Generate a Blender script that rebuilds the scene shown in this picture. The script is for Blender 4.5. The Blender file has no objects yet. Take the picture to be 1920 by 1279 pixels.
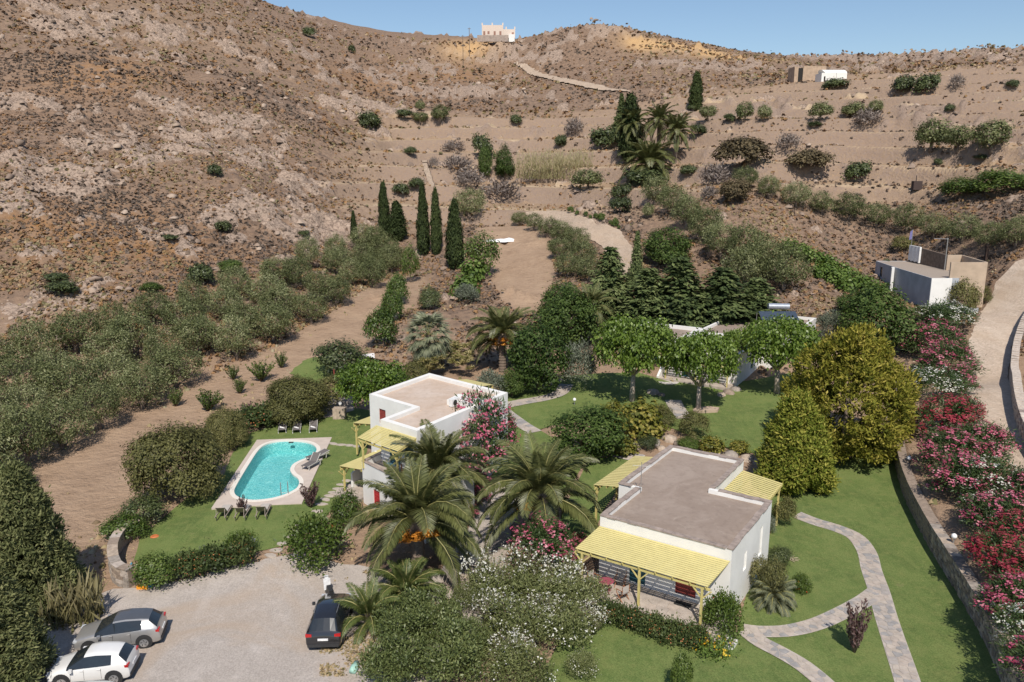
import bpy, math, random
import numpy as np
from mathutils import Vector, Matrix
from mathutils.geometry import delaunay_2d_cdt
from math import radians as R, pi, sin, cos, tan, atan2, hypot

# ------------------------------------------------------------------ camera, sky, sun, exposure
S = bpy.context.scene
COL = S.collection
PITCH, FPX, CAMH = R(12.3), 1490.0, 24.0
camd = bpy.data.cameras.new('camera'); cam = bpy.data.objects.new('camera', camd); COL.objects.link(cam)
camd.sensor_width = 36; camd.lens = 36*FPX/1920; camd.clip_start = .5; camd.clip_end = 4000
cam.location = (0, 0, CAMH); cam.rotation_euler = (pi/2 - PITCH, 0, 0)
S.camera = cam
SUN_EL, SUN_TOWARD = R(50), Vector((-.05, 1, 0)).normalized()      # horizontal way the light travels
W = bpy.data.worlds.new('World'); S.world = W; W.use_nodes = True
wn = W.node_tree.nodes; bg = wn['Background']
sky = wn.new('ShaderNodeTexSky'); sky.sky_type = 'NISHITA'; sky.sun_disc = False
sky.sun_elevation = SUN_EL
sky.sun_rotation = atan2(-SUN_TOWARD.x, -SUN_TOWARD.y)
sky.altitude = 0; sky.air_density = 1.0; sky.dust_density = .5; sky.ozone_density = 3.2
W.node_tree.links.new(sky.outputs[0], bg.inputs[0]); bg.inputs[1].default_value = .105
sl = bpy.data.lights.new('sun', 'SUN'); sun = bpy.data.objects.new('sun', sl); COL.objects.link(sun)
sl.energy = 4.4; sl.angle = R(.53); sl.color = (1, .93, .83)
ldir = Vector((SUN_TOWARD.x*cos(SUN_EL), SUN_TOWARD.y*cos(SUN_EL), -sin(SUN_EL)))
sun.rotation_euler = ldir.to_track_quat('-Z', 'Y').to_euler(); sun.location = (0, -20, 60)
S.view_settings.view_transform = 'Standard'; S.view_settings.look = 'None'
S.view_settings.exposure = 0.12; S.view_settings.gamma = 1; S.view_settings.use_curve_mapping = False
S.render.engine = 'CYCLES'
S.cycles.max_bounces = 6; S.cycles.diffuse_bounces = 3; S.cycles.glossy_bounces = 2
S.cycles.transmission_bounces = 4; S.cycles.transparent_max_bounces = 6
S.cycles.caustics_reflective = False; S.cycles.caustics_refractive = False

rng = np.random.default_rng(7); rnd = random.Random(5)

# ------------------------------------------------------------------ rays and terrain
SP, CP = sin(PITCH), cos(PITCH)
def ray(px, py):
    u = (px-960)/FPX; w = (639.5-py)/FPX
    return u, CP + w*SP, -SP + w*CP
def at(px, py, z=0.0, Y=None):
    d = ray(px, py); t = (z-CAMH)/d[2] if Y is None else Y/d[1]
    return np.array((d[0]*t, d[1]*t, CAMH + d[2]*t))
def hsh(ix, iy, seed):
    h = (ix.astype(np.int64)*374761393 + iy.astype(np.int64)*668265263 + seed*974634777) & 0xffffffff
    h = ((h ^ (h >> 13))*1274126177) & 0xffffffff
    h = ((h ^ (h >> 16))*2246822519) & 0xffffffff
    return ((h ^ (h >> 15)) & 0xffffff)/float(0x1000000)
def vn(x, y, seed=0):
    x = np.asarray(x, float); y = np.asarray(y, float)
    ix = np.floor(x); iy = np.floor(y); fx = x-ix; fy = y-iy
    fx = fx*fx*(3-2*fx); fy = fy*fy*(3-2*fy)
    a = hsh(ix, iy, seed); b = hsh(ix+1, iy, seed); c = hsh(ix, iy+1, seed); d = hsh(ix+1, iy+1, seed)
    return (a*(1-fx)+b*fx)*(1-fy) + (c*(1-fx)+d*fx)*fy
def fbm(x, y, seed=0, o=4):
    s = 0; a = .5; n = 0
    for k in range(o):
        s = s + a*vn(x, y, seed+k*17); n += a; x = x*2.03+3.1; y = y*2.03-1.7; a *= .5
    return s/n
def sst(e0, e1, x):
    t = np.clip((x-e0)/(e1-e0), 0, 1); return t*t*(3-2*t)

CTRL_Y = [  # pixel of the photograph, distance ahead in metres: shape of the hills
 (-300,520,98),(-300,380,122),(-300,200,165),(-300,-150,300),(0,600,95),(0,450,115),(0,300,145),(0,150,190),(0,0,255),(0,-200,400),
 (150,560,100),(150,400,127),(150,200,180),(150,50,255),(300,520,110),(300,400,134),(300,250,178),(300,100,245),(300,0,330),(300,-80,430),
 (450,480,125),(450,330,155),(450,160,225),(450,60,320),(460,12,410),(560,42,430),(620,60,445),(560,440,146),(560,340,170),(560,220,215),(560,110,320),
 (720,440,156),(720,340,195),(720,260,245),(720,180,320),(720,110,400),(700,62,480),(800,66,500),(870,70,510),(935,73,500),(1000,66,475),(1050,55,455),
 (1105,49,445),(1160,55,440),(1250,78,430),(1340,95,425),(1440,113,420),(1560,110,400),(1700,108,380),(1800,102,365),(1900,96,350),(2000,92,345),
 (960,450,150),(960,400,172),(960,340,205),(960,270,243),(960,190,310),(960,120,420),(840,450,150),(840,330,200),(840,230,262),
 (1080,420,152),(1080,300,212),(1080,200,290),(1080,110,400),(1200,500,125),(1200,430,145),(1200,350,175),(1200,270,215),(1200,180,290),(1200,120,370),
 (1330,420,140),(1330,330,165),(1330,230,215),(1330,150,310),(1450,480,122),(1450,400,140),(1450,330,155),(1450,260,188),(1450,190,250),(1450,140,330),
 (1580,480,135),(1580,380,150),(1580,280,176),(1580,200,225),(1580,145,280),(1700,450,136),(1700,380,148),(1700,320,158),(1700,250,180),(1700,180,225),(1700,130,300),
 (1900,480,112),(1900,400,122),(1900,300,145),(1900,200,190),(1900,130,260),(2150,480,104),(2150,300,140),(2150,150,220),(2300,70,340)]
CTRL_Z = [  # pixel, ground level in metres: the gardens and fields near by
 (-300,1279,0),(0,1279,0),(300,1279,0),(640,1279,0),(960,1279,0),(1280,1279,0),(1600,1279,0),(1900,1279,.2),(2200,1279,.6),
 (0,1500,0),(960,1500,0),(1920,1500,0),(450,1120,0),(200,1130,0),(640,1080,.1),(0,1100,0),(-300,1000,.2),(200,1000,.1),(150,930,.2),
 (300,1040,.3),(480,1040,.4),(600,1000,.6),(420,960,.75),(480,825,.8),(620,820,.8),(350,860,.7),(250,880,.4),(60,870,.4),(-300,800,1),
 (560,780,1.0),(660,800,1.2),(680,930,.6),(760,1000,.3),(900,1000,.1),(900,900,.3),(1000,900,.4),(1150,1150,0),(1100,1050,.1),(1300,1180,0),(1450,1100,0),
 (1500,960,0),(1600,900,.1),(1680,1000,0),(1700,1150,0),(1500,870,.3),(1250,870,.6),
 (1000,790,.9),(1000,740,1.2),(1150,780,1.1),(1200,830,1.0),(1330,830,1.0),(1400,850,.9),(1330,760,1.4),(1180,750,1.4),(1450,740,1.5),(1620,790,1.0),
 (1240,700,1.9),(1400,700,1.9),(1500,680,2.4),(1650,720,1.3),(1650,620,4.0),(1560,600,4.5),
 (200,760,1.2),(350,700,2),(420,760,1.3),(500,700,2.0),(500,620,3.6),(620,640,3.0),(620,565,5),(700,560,5),(750,500,6.5),(0,760,1.6),(0,680,3.5),(200,620,5),(400,545,7),(550,490,9),
 (700,700,2.0),(780,740,1.6),(780,640,3.2),(860,700,2),(860,600,4),(800,540,5.2),(960,700,1.7),(960,610,3.6),(960,560,5.5),(1050,620,3.5),(1100,700,1.8),
 (1200,640,3.0),(1200,570,5.0),(1350,620,3.4),(1350,540,6.0),(1450,560,6.0),(1560,540,6.6),(1650,545,6.3),(1640,505,7.8),(1700,580,6.0),(1800,560,5.5),
 (1860,580,5.4),(1830,680,3.2),(1850,780,1.9),(1920,880,1.2),(2050,700,3.2),(2050,900,1.4),(1800,860,.8),(1900,1000,.7),(1850,640,4.0),(1750,700,2.2),(2200,560,6)]
def ctrl():
    P = []
    for a, b, Y in CTRL_Y: P.append(at(a, b, Y=Y))
    for a, b, z in CTRL_Z: P.append(at(a, b, z=z))
    for x in (-500, -250, 0, 250, 500): P.append((x, 900, 30))
    P += [(-120, 20, 0), (120, 20, 1), (0, 0, 0), (-60, 0, 0), (60, 0, 0), (-420, 400, 150), (-250, 500, 150)]
    return np.array(P)
CT = ctrl(); CT[:, :2] /= 100
def _k(r2): return np.where(r2 > 0, .5*r2*np.log(np.maximum(r2, 1e-12)), 0)
n = len(CT); D2 = ((CT[:, None, :2]-CT[None, :, :2])**2).sum(-1)
A_ = np.zeros((n+3, n+3)); A_[:n, :n] = _k(D2) + np.eye(n)*.0004
A_[:n, n] = 1; A_[:n, n+1:] = CT[:, :2]; A_[n, :n] = 1; A_[n+1:, :n] = CT[:, :2].T
WT = np.linalg.solve(A_, np.r_[CT[:, 2], 0, 0, 0])
def base_h(x, y):
    x = np.atleast_1d(np.asarray(x, float))/100; y = np.atleast_1d(np.asarray(y, float))/100
    out = np.empty(x.size); xf = x.ravel(); yf = y.ravel()
    for i in range(0, xf.size, 20000):
        a = xf[i:i+20000, None]-CT[None, :, 0]; b = yf[i:i+20000, None]-CT[None, :, 1]
        out[i:i+20000] = _k(a*a+b*b)@WT[:n] + WT[n] + WT[n+1]*xf[i:i+20000] + WT[n+2]*yf[i:i+20000]
    return out.reshape(x.shape)

def seg_sd(x, y, pl):
    """signed distance to an open polyline: positive on its right-hand side"""
    best = np.full(np.shape(x), 1e9); sg = np.ones(np.shape(x))
    for (ax, ay), (bx, by) in zip(pl[:-1], pl[1:]):
        dx, dy = bx-ax, by-ay; L2 = dx*dx+dy*dy
        t = np.clip(((x-ax)*dx+(y-ay)*dy)/L2, 0, 1)
        d = np.hypot(x-ax-t*dx, y-ay-t*dy); c = (x-ax)*dy-(y-ay)*dx
        m = d < best-1e-9; best = np.where(m, d, best); sg = np.where(m, np.sign(c), sg)
    return best*sg
def poly_sd(x, y, pl):
    """signed distance to a closed polygon: positive inside"""
    x = np.asarray(x, float); y = np.asarray(y, float)
    best = np.full(x.shape, 1e9); ins = np.zeros(x.shape, bool)
    for (ax, ay), (bx, by) in zip(pl, list(pl[1:])+[pl[0]]):
        dx, dy = bx-ax, by-ay; L2 = dx*dx+dy*dy+1e-12
        t = np.clip(((x-ax)*dx+(y-ay)*dy)/L2, 0, 1)
        best = np.minimum(best, np.hypot(x-ax-t*dx, y-ay-t*dy))
        if ay != by: ins ^= ((ay > y) != (by > y)) & (x < (bx-ax)*(y-ay)/(by-ay)+ax)
    return np.where(ins, best, -best)
def pix(pts, z): return [tuple(at(a, b, z=z)[:2]) for a, b in pts]

GWALL = pix([(1668,730),(1683,790),(1681,850),(1697,920),(1738,1005),(1790,1092),(1842,1180),(1875,1250),(1900,1310),(1960,1420)], .1)[::-1]
GWALL_H = 1.45
def wall_step(x, y):
    sd = seg_sd(x, y, GWALL)                 # positive on the lawn side is negative here: see sign below
    return sst(.0, .35, sd)*GWALL_H*(1-sst(0, 9, -(71.5-y)))*1.0
RWALLP = [(1985,545),(1935,590),(1905,660),(1902,730),(1914,800),(1950,870),(2010,940)]
def terrace_f(x, y):
    st = 3.9; q = (base_h(x, y)+3.0*(fbm(x/60, y/60, 5, 2)-.5))/st; return q-np.floor(q)
def height(x, y, rough=False):
    x = np.asarray(x, float); y = np.asarray(y, float); shp = x.shape
    x = np.atleast_1d(x); y = np.atleast_1d(y)
    h = base_h(x, y)
    h = h + wall_step(x, y)*SIDE
    # field terraces on the right-hand slope
    m = sst(-48, -30, x)*sst(150, 172, y + x*.18)*(1-sst(265, 290, y))
    st = 3.9; hh = h + 3.0*(fbm(x/60, y/60, 5, 2)-.5); q = hh/st; f = q-np.floor(q)
    h = h + m*(.85*(sst(.74, .98, f)-f)*st + .5)
    far = sst(90, 150, y)
    h = h + far*((fbm(x/35, y/35, 11, 4)-.5)*3.0*(1-.7*m))
    rk = rock_mask(x, y)
    rd = np.abs(fbm(x/7, y/7, 23, 4)-.5)*2
    h = h + rk*((1-rd)**2*2.6-1.1)*sst(80, 120, y)*(1+sst(150, 350, y))
    h = h + (.05*(fbm(x/3, y/3, 31, 3)-.5)) + sst(75, 110, y)*.35*(fbm(x/3.1, y/3.1, 37, 3)-.5)*(1-.6*m)
    return h.reshape(shp) if shp else float(h[0])
SIDE = 1.0
# bare rock outcrops: pixel centre, pixel half-size, distance is found from the base surface
ROCKS = [(60,205,120,40),(30,395,90,40),(230,440,150,60),(100,340,150,45),(40,310,60,30),(210,270,60,40),(300,285,70,45),(390,270,70,45),(470,290,60,30),
 (300,205,55,22),(600,150,60,30),(640,205,60,20),(400,420,60,50),(600,430,60,50),(450,450,30,45),(90,480,90,45),(130,560,80,30),(30,600,50,30),(150,60,80,25),(130,20,80,25),
 (560,340,50,35),(500,240,40,30),(700,200,50,12),(700,245,25,10),(850,180,120,15),(900,95,140,18),(1020,100,110,30),(1130,60,70,14),(1240,125,130,12),(1330,130,60,10),(1400,125,60,12),
 (780,130,60,25),(690,135,60,20),(570,100,60,20),(1480,130,40,8),(1600,112,90,5),(1800,105,120,10),(1870,95,50,8),(330,70,60,20),(480,120,80,20),(480,400,40,20)]
_RK = None
def rock_mask(x, y):
    global _RK
    if _RK is None:
        _RK = []
        for a, b, sx, sy in ROCKS:
            c = hit0(a, b)
            t = hypot(c[0], c[1]); c2 = hit0(a, b-sy*.7); dy = max(6, min(60, hypot(c2[0]-c[0], c2[1]-c[1])))
            _RK.append((c[0], c[1], sx/FPX*t, dy))
    r = np.zeros(np.shape(x))
    for cx, cy, sx, sy in _RK:
        r = np.maximum(r, np.exp(-((x-cx)/sx)**2-((y-cy)/sy)**2))
    nz = fbm(x/16, y/16, 41, 4); n2 = fbm(x/4.5, y/4.5, 43, 3)
    v = r*.70 + (nz-.5)*1.3 + (n2-.5)*1.5 + (fbm(x/1.6, y/1.6, 47, 2)-.5)*.5
    return sst(.37, .60, v)*sst(85, 105, y)
_T = np.geomspace(20, 900, 700)
def hit0(px, py):
    d = ray(px, py); x = d[0]*_T; y = d[1]*_T; z = CAMH+d[2]*_T
    g = base_h(x, y) > z; i = int(np.argmax(g)) if g.any() else len(_T)-1
    return x[i], y[i]
def ground(px, py):
    d = ray(px, py); x = d[0]*_T; y = d[1]*_T; z = CAMH+d[2]*_T
    g = height(x, y) > z; i = int(np.argmax(g)) if g.any() else len(_T)-1
    a, b = _T[max(i-1, 0)], _T[i]
    for _ in range(2):
        tt = np.linspace(a, b, 12); g = height(d[0]*tt, d[1]*tt) > CAMH+d[2]*tt
        j = int(np.argmax(g)) if g.any() else 11; a, b = tt[max(j-1, 0)], tt[j]
    t = (a+b)/2; return np.array((d[0]*t, d[1]*t, CAMH+d[2]*t))
def gpoly(pts): return [tuple(ground(a, b)[:2]) for a, b in pts]
# which side of the garden wall is the raised one
SIDE = 1.0
if seg_sd(np.array([at(1900, 1000, z=1)[0]]), np.array([at(1900, 1000, z=1)[1]]), GWALL)[0] < 0: GWALL = GWALL[::-1]

# ------------------------------------------------------------------ material helpers
MATS = {}
class NT:
    def __init__(s, name):
        s.m = bpy.data.materials.new(name); s.m.use_nodes = True; s.t = s.m.node_tree; s.n = s.t.nodes
        s.b = s.n['Principled BSDF']; s.out = s.n['Material Output']; s.geo = None
    def link(s, a, b): s.t.links.new(a, b)
    def pos(s):
        if not s.geo: s.geo = s.n.new('ShaderNodeNewGeometry')
        return s.geo.outputs['Position']
    def objc(s):
        t = s.n.new('ShaderNodeTexCoord'); return t.outputs['Object']
    def noise(s, scale, detail=4, rough=.55, vec=None, dist=0, sc=None):
        x = s.n.new('ShaderNodeTexNoise'); x.inputs['Scale'].default_value = scale
        x.inputs['Detail'].default_value = detail; x.inputs['Roughness'].default_value = rough; x.inputs['Distortion'].default_value = dist
        v = vec or s.pos()
        if sc:
            mp = s.n.new('ShaderNodeMapping'); mp.inputs['Scale'].default_value = sc; s.link(v, mp.inputs[0]); v = mp.outputs[0]
        s.link(v, x.inputs['Vector']); return x.outputs['Fac']
    def voro(s, scale, feat='F1', vec=None, out='Distance'):
        x = s.n.new('ShaderNodeTexVoronoi'); x.feature = feat; x.inputs['Scale'].default_value = scale
        s.link(vec or s.pos(), x.inputs['Vector']); return x.outputs[out]
    def ramp(s, fac, stops):
        x = s.n.new('ShaderNodeValToRGB'); e = x.color_ramp.elements
        while len(e) < len(stops): e.new(.5)
        for k, (p, c) in enumerate(stops):
            e[k].position = p
            if not hasattr(c, '__len__'): c = (c, c, c)
            e[k].color = (*c[:3], 1)
        s.link(fac, x.inputs[0]); return x.outputs[0]
    def mix(s, fac, a, b, mode='MIX'):
        x = s.n.new('ShaderNodeMix'); x.data_type = 'RGBA'; x.blend_type = mode; x.clamp_factor = True
        for k, v in ((0, fac), (6, a), (7, b)):
            if hasattr(v, 'is_output') or hasattr(v, 'links'): s.link(v, x.inputs[k])
            else: x.inputs[k].default_value = v if k == 0 else (*v, 1)
        return x.outputs[2]
    def math(s, op, a, b=0.0, clamp=False):
        x = s.n.new('ShaderNodeMath'); x.operation = op; x.use_clamp = clamp
        for k, v in ((0, a), (1, b)):
            if hasattr(v, 'links'): s.link(v, x.inputs[k])
            else: x.inputs[k].default_value = v
        return x.outputs[0]
    def attr(s, name, fac=True):
        x = s.n.new('ShaderNodeAttribute'); x.attribute_name = name; return x.outputs['Fac' if fac else 'Color']
    def bump(s, h, strength=.5, dist=.1):
        x = s.n.new('ShaderNodeBump'); x.inputs['Strength'].default_value = strength; x.inputs['Distance'].default_value = dist
        s.link(h, x.inputs['Height']); s.link(x.outputs[0], s.b.inputs['Normal']); return x
    def col(s, c):
        if hasattr(c, 'links'): s.link(c, s.b.inputs['Base Color'])
        else: s.b.inputs['Base Color'].default_value = (*c, 1)
    def fin(s, rough=.8, metal=0, spec=None):
        s.b.inputs['Roughness'].default_value = rough; s.b.inputs['Metallic'].default_value = metal
        if spec is not None: s.b.inputs['Specular IOR Level'].default_value = spec
        MATS[s.m.name] = s.m; return s.m

def M(name, c, rough=.7, metal=0, vary=.18, scale=6.0, bump=0.0, spec=None, coat=0, c2=None, bscale=None, detail=4):
    """plain procedural surface: colour broken up by grain, with fine relief"""
    if name in MATS: return MATS[name]
    t = NT(name); ob = t.objc()
    f = t.noise(scale, detail, .6, ob)
    lo = tuple(v*(1-vary) for v in c); hi = tuple(min(1, v*(1+vary)) for v in c)
    if c2: hi = c2
    t.col(t.ramp(f, [(.32, lo), (.68, hi)]))
    if bump: t.bump(t.noise(bscale or scale*6, 5, .65, ob), bump, .02)
    if coat: t.b.inputs['Coat Weight'].default_value = coat; t.b.inputs['Coat Roughness'].default_value = .05
    return t.fin(rough, metal, spec)

def leafM(name, stops, rough=.55, transl=.25, spec=.3):
    if name in MATS: return MATS[name]
    t = NT(name); oi = t.n.new('ShaderNodeObjectInfo')
    v = t.math('ADD', t.attr('v'), t.math('MULTIPLY', t.math('SUBTRACT', oi.outputs['Random'], .5), .28), True)
    n_ = len(stops); c = t.ramp(v, [(.04+.92*i/(n_-1), s_) for i, s_ in enumerate(stops)])
    t.col(c); t.b.inputs['Roughness'].default_value = rough; t.b.inputs['Specular IOR Level'].default_value = spec
    tr = t.n.new('ShaderNodeBsdfTranslucent'); hs = t.n.new('ShaderNodeHueSaturation')
    hs.inputs['Value'].default_value = 1.15; hs.inputs['Saturation'].default_value = 1.1; t.link(c, hs.inputs['Color']); t.link(hs.outputs[0], tr.inputs[0])
    mx = t.n.new('ShaderNodeMixShader'); mx.inputs[0].default_value = transl
    t.link(t.b.outputs[0], mx.inputs[1]); t.link(tr.outputs[0], mx.inputs[2]); t.link(mx.outputs[0], t.out.inputs[0])
    MATS[name] = t.m; return t.m

# ------------------------------------------------------------------ mesh helpers
def quick_mesh(name, V, F, mat, smooth=False, v=None, midx=None):
    """mesh from numpy arrays; F is (n,3) or (n,4) or a list of tuples"""
    me = bpy.data.meshes.new(name)
    if isinstance(F, np.ndarray):
        k = F.shape[1]; me.vertices.add(len(V)); me.vertices.foreach_set('co', np.ascontiguousarray(V, np.float32).ravel())
        me.loops.add(F.size); me.loops.foreach_set('vertex_index', F.astype(np.int32).ravel())
        me.polygons.add(len(F)); me.polygons.foreach_set('loop_start', np.arange(0, F.size, k, dtype=np.int32))
        me.update(calc_edges=True)
    else:
        me.from_pydata([tuple(map(float, p)) for p in V], [], F); me.update()
    for m in (mat if isinstance(mat, (list, tuple)) else [mat]): me.materials.append(m)
    if midx is not None: me.polygons.foreach_set('material_index', np.asarray(midx, np.int32))
    if smooth: me.polygons.foreach_set('use_smooth', np.ones(len(me.polygons), bool))
    if v is not None:
        a = me.attributes.new('v', 'FLOAT', 'POINT'); a.data.foreach_set('value', np.asarray(v, np.float32))
    return me
def link(name, data, parent=None, loc=None, rot=None, scl=None):
    o = bpy.data.objects.new(name, data); COL.objects.link(o)
    if parent is not None: o.parent = parent
    if loc is not None: o.location = [float(q) for q in loc]
    if rot is not None: o.rotation_euler = rot if hasattr(rot, '__len__') else (0, 0, rot)
    if scl is not None: o.scale = scl if hasattr(scl, '__len__') else (scl,)*3
    return o
def tag(o, label=None, cat=None, group=None, kind=None):
    if label: o['label'] = label
    if cat: o['category'] = cat
    if group: o['group'] = group
    if kind: o['kind'] = kind
    return o
def thing(name, label, cat, loc=(0, 0, 0), rz=0.0, group=None):
    return tag(link(name, None, None, loc, rz), label, cat, group)
def struct(name, me, loc=None): return tag(link(name, me, None, loc), kind='structure')

class MB:
    """collects solids and links them as one mesh"""
    def __init__(s): s.V = []; s.F = []; s.T = Matrix()
    def add(s, vs, fs):
        b = len(s.V); s.V += [tuple(s.T @ Vector(v)) for v in vs]; s.F += [tuple(b+i for i in f) for f in fs]; return s
    def box(s, x0, x1, y0, y1, z0, z1):
        return s.add([(x0,y0,z0),(x1,y0,z0),(x1,y1,z0),(x0,y1,z0),(x0,y0,z1),(x1,y0,z1),(x1,y1,z1),(x0,y1,z1)],
                     [(0,3,2,1),(4,5,6,7),(0,1,5,4),(1,2,6,5),(2,3,7,6),(3,0,4,7)])
    def prism(s, poly, z0, z1):
        n = len(poly); z0 = z0 if hasattr(z0, '__len__') else [z0]*n; z1 = z1 if hasattr(z1, '__len__') else [z1]*n
        a = sum(poly[i][0]*poly[(i+1) % n][1]-poly[(i+1) % n][0]*poly[i][1] for i in range(n))
        idx = list(range(n)) if a > 0 else list(range(n))[::-1]
        P = [poly[i] for i in idx]; z0 = [z0[i] for i in idx]; z1 = [z1[i] for i in idx]
        vs = [(p[0], p[1], z) for p, z in zip(P, z0)]+[(p[0], p[1], z) for p, z in zip(P, z1)]
        return s.add(vs, [tuple(range(n))[::-1], tuple(range(n, 2*n))]+[(i, (i+1) % n, n+(i+1) % n, n+i) for i in range(n)])
    def beam(s, a, b, w, h, up=(0, 0, 1)):
        a = Vector(a); b = Vector(b); d = (b-a).normalized(); u = Vector(up)
        r = d.cross(u); r = r.normalized() if r.length > 1e-4 else Vector((1, 0, 0)); u = r.cross(d)
        vs = [p+r*(sx*w/2)+u*(sz*h/2) for p in (a, b) for sx, sz in ((-1,-1),(1,-1),(1,1),(-1,1))]
        return s.add(vs, [(0,1,2,3)[::-1],(4,5,6,7),(0,1,5,4),(1,2,6,5),(2,3,7,6),(3,0,4,7)])
    def tube(s, pts, rad, n=8, cap=True):
        pts = [Vector(p) for p in pts]; rad = rad if hasattr(rad, '__len__') else [rad]*len(pts); b = []
        ref = Vector((.13, .21, .97))
        for i, p in enumerate(pts):
            d = (pts[min(i+1, len(pts)-1)]-pts[max(i-1, 0)]).normalized()
            r = d.cross(ref); r = r.normalized() if r.length > .05 else d.cross(Vector((1, 0, 0))).normalized(); u = d.cross(r)
            b += [p+(r*cos(2*pi*k/n)+u*sin(2*pi*k/n))*rad[i] for k in range(n)]
        f = [(i*n+k, i*n+(k+1) % n, (i+1)*n+(k+1) % n, (i+1)*n+k) for i in range(len(pts)-1) for k in range(n)]
        if cap: f += [tuple(range(n))[::-1], tuple((len(pts)-1)*n+k for k in range(n))]
        return s.add(b, f)
    def cyl(s, c, r, z0, z1, n=16, r1=None): return s.tube([(c[0], c[1], z0), (c[0], c[1], z1)], [r, r if r1 is None else r1], n)
    def lathe(s, c, prof, n=16):
        vs = [(c[0]+r*cos(2*pi*k/n), c[1]+r*sin(2*pi*k/n), c[2]+z) for r, z in prof for k in range(n)]
        f = [(i*n+k, i*n+(k+1) % n, (i+1)*n+(k+1) % n, (i+1)*n+k) for i in range(len(prof)-1) for k in range(n)]
        return s.add(vs, f+[tuple(range(n))[::-1], tuple((len(prof)-1)*n+k for k in range(n))])
    def mesh(s, name, mat, smooth=False, bevel=0): 
        me = quick_mesh(name, s.V, s.F, mat, smooth); return me
    def build(s, name, mat, parent=None, smooth=False, loc=None, rot=None):
        return link(name, s.mesh(name, mat, smooth), parent, loc, rot)

# ------------------------------------------------------------------ leaf crowns
def unit(n, r): 
    a = r.normal(size=(n, 3)); return a/np.linalg.norm(a, axis=1)[:, None]
def diamonds(P, N, T, L, Wd):
    """leaf-sized rhombs: centre P, normal N, long axis T"""
    T = T - (T*N).sum(1)[:, None]*N; T /= np.linalg.norm(T, axis=1)[:, None]+1e-9; B = np.cross(N, T)
    L = np.asarray(L).reshape(-1, 1)*.5; Wd = np.asarray(Wd).reshape(-1, 1)*.5
    V = np.stack([P-T*L, P+B*Wd-T*L*.1, P+T*L, P-B*Wd-T*L*.1], 1).reshape(-1, 3)
    return V, np.arange(len(P)*4).reshape(-1, 4)
def crown(seed, blobs, nclump, per, cr, L, Wd, out=.7, up=.35, rand=.8, axis='rand', shell=.35, low=-.9, vcl=.55, bias=0.0):
    """clumps of leaves near the surface of a few ellipsoids (cx,cy,cz,rx,ry,rz)"""
    r = np.random.default_rng(seed); B = np.array(blobs, float)
    w = (B[:, 3]*B[:, 4]*B[:, 5])**(2/3); bi = r.choice(len(B), nclump, p=w/w.sum())
    d = unit(nclump, r); d[:, 2] = np.where(d[:, 2] < low, -d[:, 2], d[:, 2]); k = 1-shell*r.random(nclump)**1.6
    C = B[bi, :3]+d*B[bi, 3:]*k[:, None]; inside = np.zeros(nclump, bool)
    for j in range(len(B)):
        q = ((C-B[j, :3])/B[j, 3:]); inside |= ((q**2).sum(1) < .45) & (bi != j)
    C = C[~inside]; d = d[~inside]; m = len(C)
    cv = r.random(m)*vcl
    P = np.repeat(C, per, 0)+r.normal(size=(m*per, 3))*cr*.5; D = np.repeat(d, per, 0)
    N = D*out+np.array((0, 0, up))+unit(len(P), r)*rand; N /= np.linalg.norm(N, axis=1)[:, None]+1e-9
    if axis == 'rand': T = unit(len(P), r)
    elif axis == 'out': T = D+unit(len(P), r)*.45+np.array((0, 0, .35)); N = unit(len(P), r)+D*.2; N /= np.linalg.norm(N, axis=1)[:, None]
    elif axis == 'up': T = np.array((0, 0, 1.0))+unit(len(P), r)*.45; N = unit(len(P), r)*.8+D*.8; N /= np.linalg.norm(N, axis=1)[:, None]
    elif axis == 'droop': T = D*.5+np.array((0, 0, -1.0))+unit(len(P), r)*.5
    s = .7+.6*r.random(len(P)); V, F = diamonds(P, N, T, L*s, Wd*s)
    v = np.repeat(np.clip(np.repeat(cv, per)+(1-vcl)*r.random(len(P))+bias, 0, 1), 4)
    V[:, 2] = np.maximum(V[:, 2], .03)
    return V, F, v
def join(*parts):
    Vs, Fs, vs, b = [], [], [], 0
    for V, F, v in parts: Vs.append(V); Fs.append(F+b); vs.append(v); b += len(V)
    return np.concatenate(Vs), np.concatenate(Fs), np.concatenate(vs)

# ------------------------------------------------------------------ the ground
PARK = [(-120,1500),(-120,1180),(60,1150),(150,1128),(215,1102),(262,1104),(330,1090),(420,1068),(500,1048),(560,1040),(600,1046),(650,1060),(700,1066),(735,1085),(760,1075),(830,1068),(862,1020),(890,965),(930,905),(960,900),(975,930),(960,990),(950,1050),(940,1110),(900,1180),(860,1240),(800,1300),(740,1500)]
POOLAWN = [(262,1010),(252,1052),(335,1072),(420,1050),(500,1030),(545,1022),(590,990),(620,960),(650,930),(664,900),(668,872),(688,850),(694,800),(700,770),(640,764),(612,778),(540,790),(470,812),(436,850),(420,890),(330,950)]
UPLAWN = [(945,735),(1000,718),(1070,705),(1130,700),(1200,700),(1260,718),(1400,715),(1480,700),(1560,760),(1500,830),(1440,852),(1400,850),(1330,832),(1250,800),(1160,800),(1060,790),(1000,810),(955,810),(940,780)]
MAINLAWN = [(1440,930),(1470,890),(1560,872),(1620,850),(1676,838),(1684,866),(1701,925),(1742,1008),(1794,1096),(1846,1184),(1880,1256),(1930,1420),(1000,1420),(1020,1260),(1060,1180),(1100,1150),(1150,1165),(1300,1205),(1380,1195),(1392,1150),(1400,1110),(1420,1040),(1445,1000)]
LEFTB = [(1100,870),(1170,850),(1190,870),(1130,960),(1090,1060),(1060,1110),(1030,1060),(1060,950)]
MIDLAWN = [(915,815),(1000,800),(1100,860),(1060,930),(1000,960),(930,900),(905,860)]
GREEN1 = [(545,700),(575,672),(610,668),(640,680),(650,705),(600,720),(560,716)]
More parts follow.
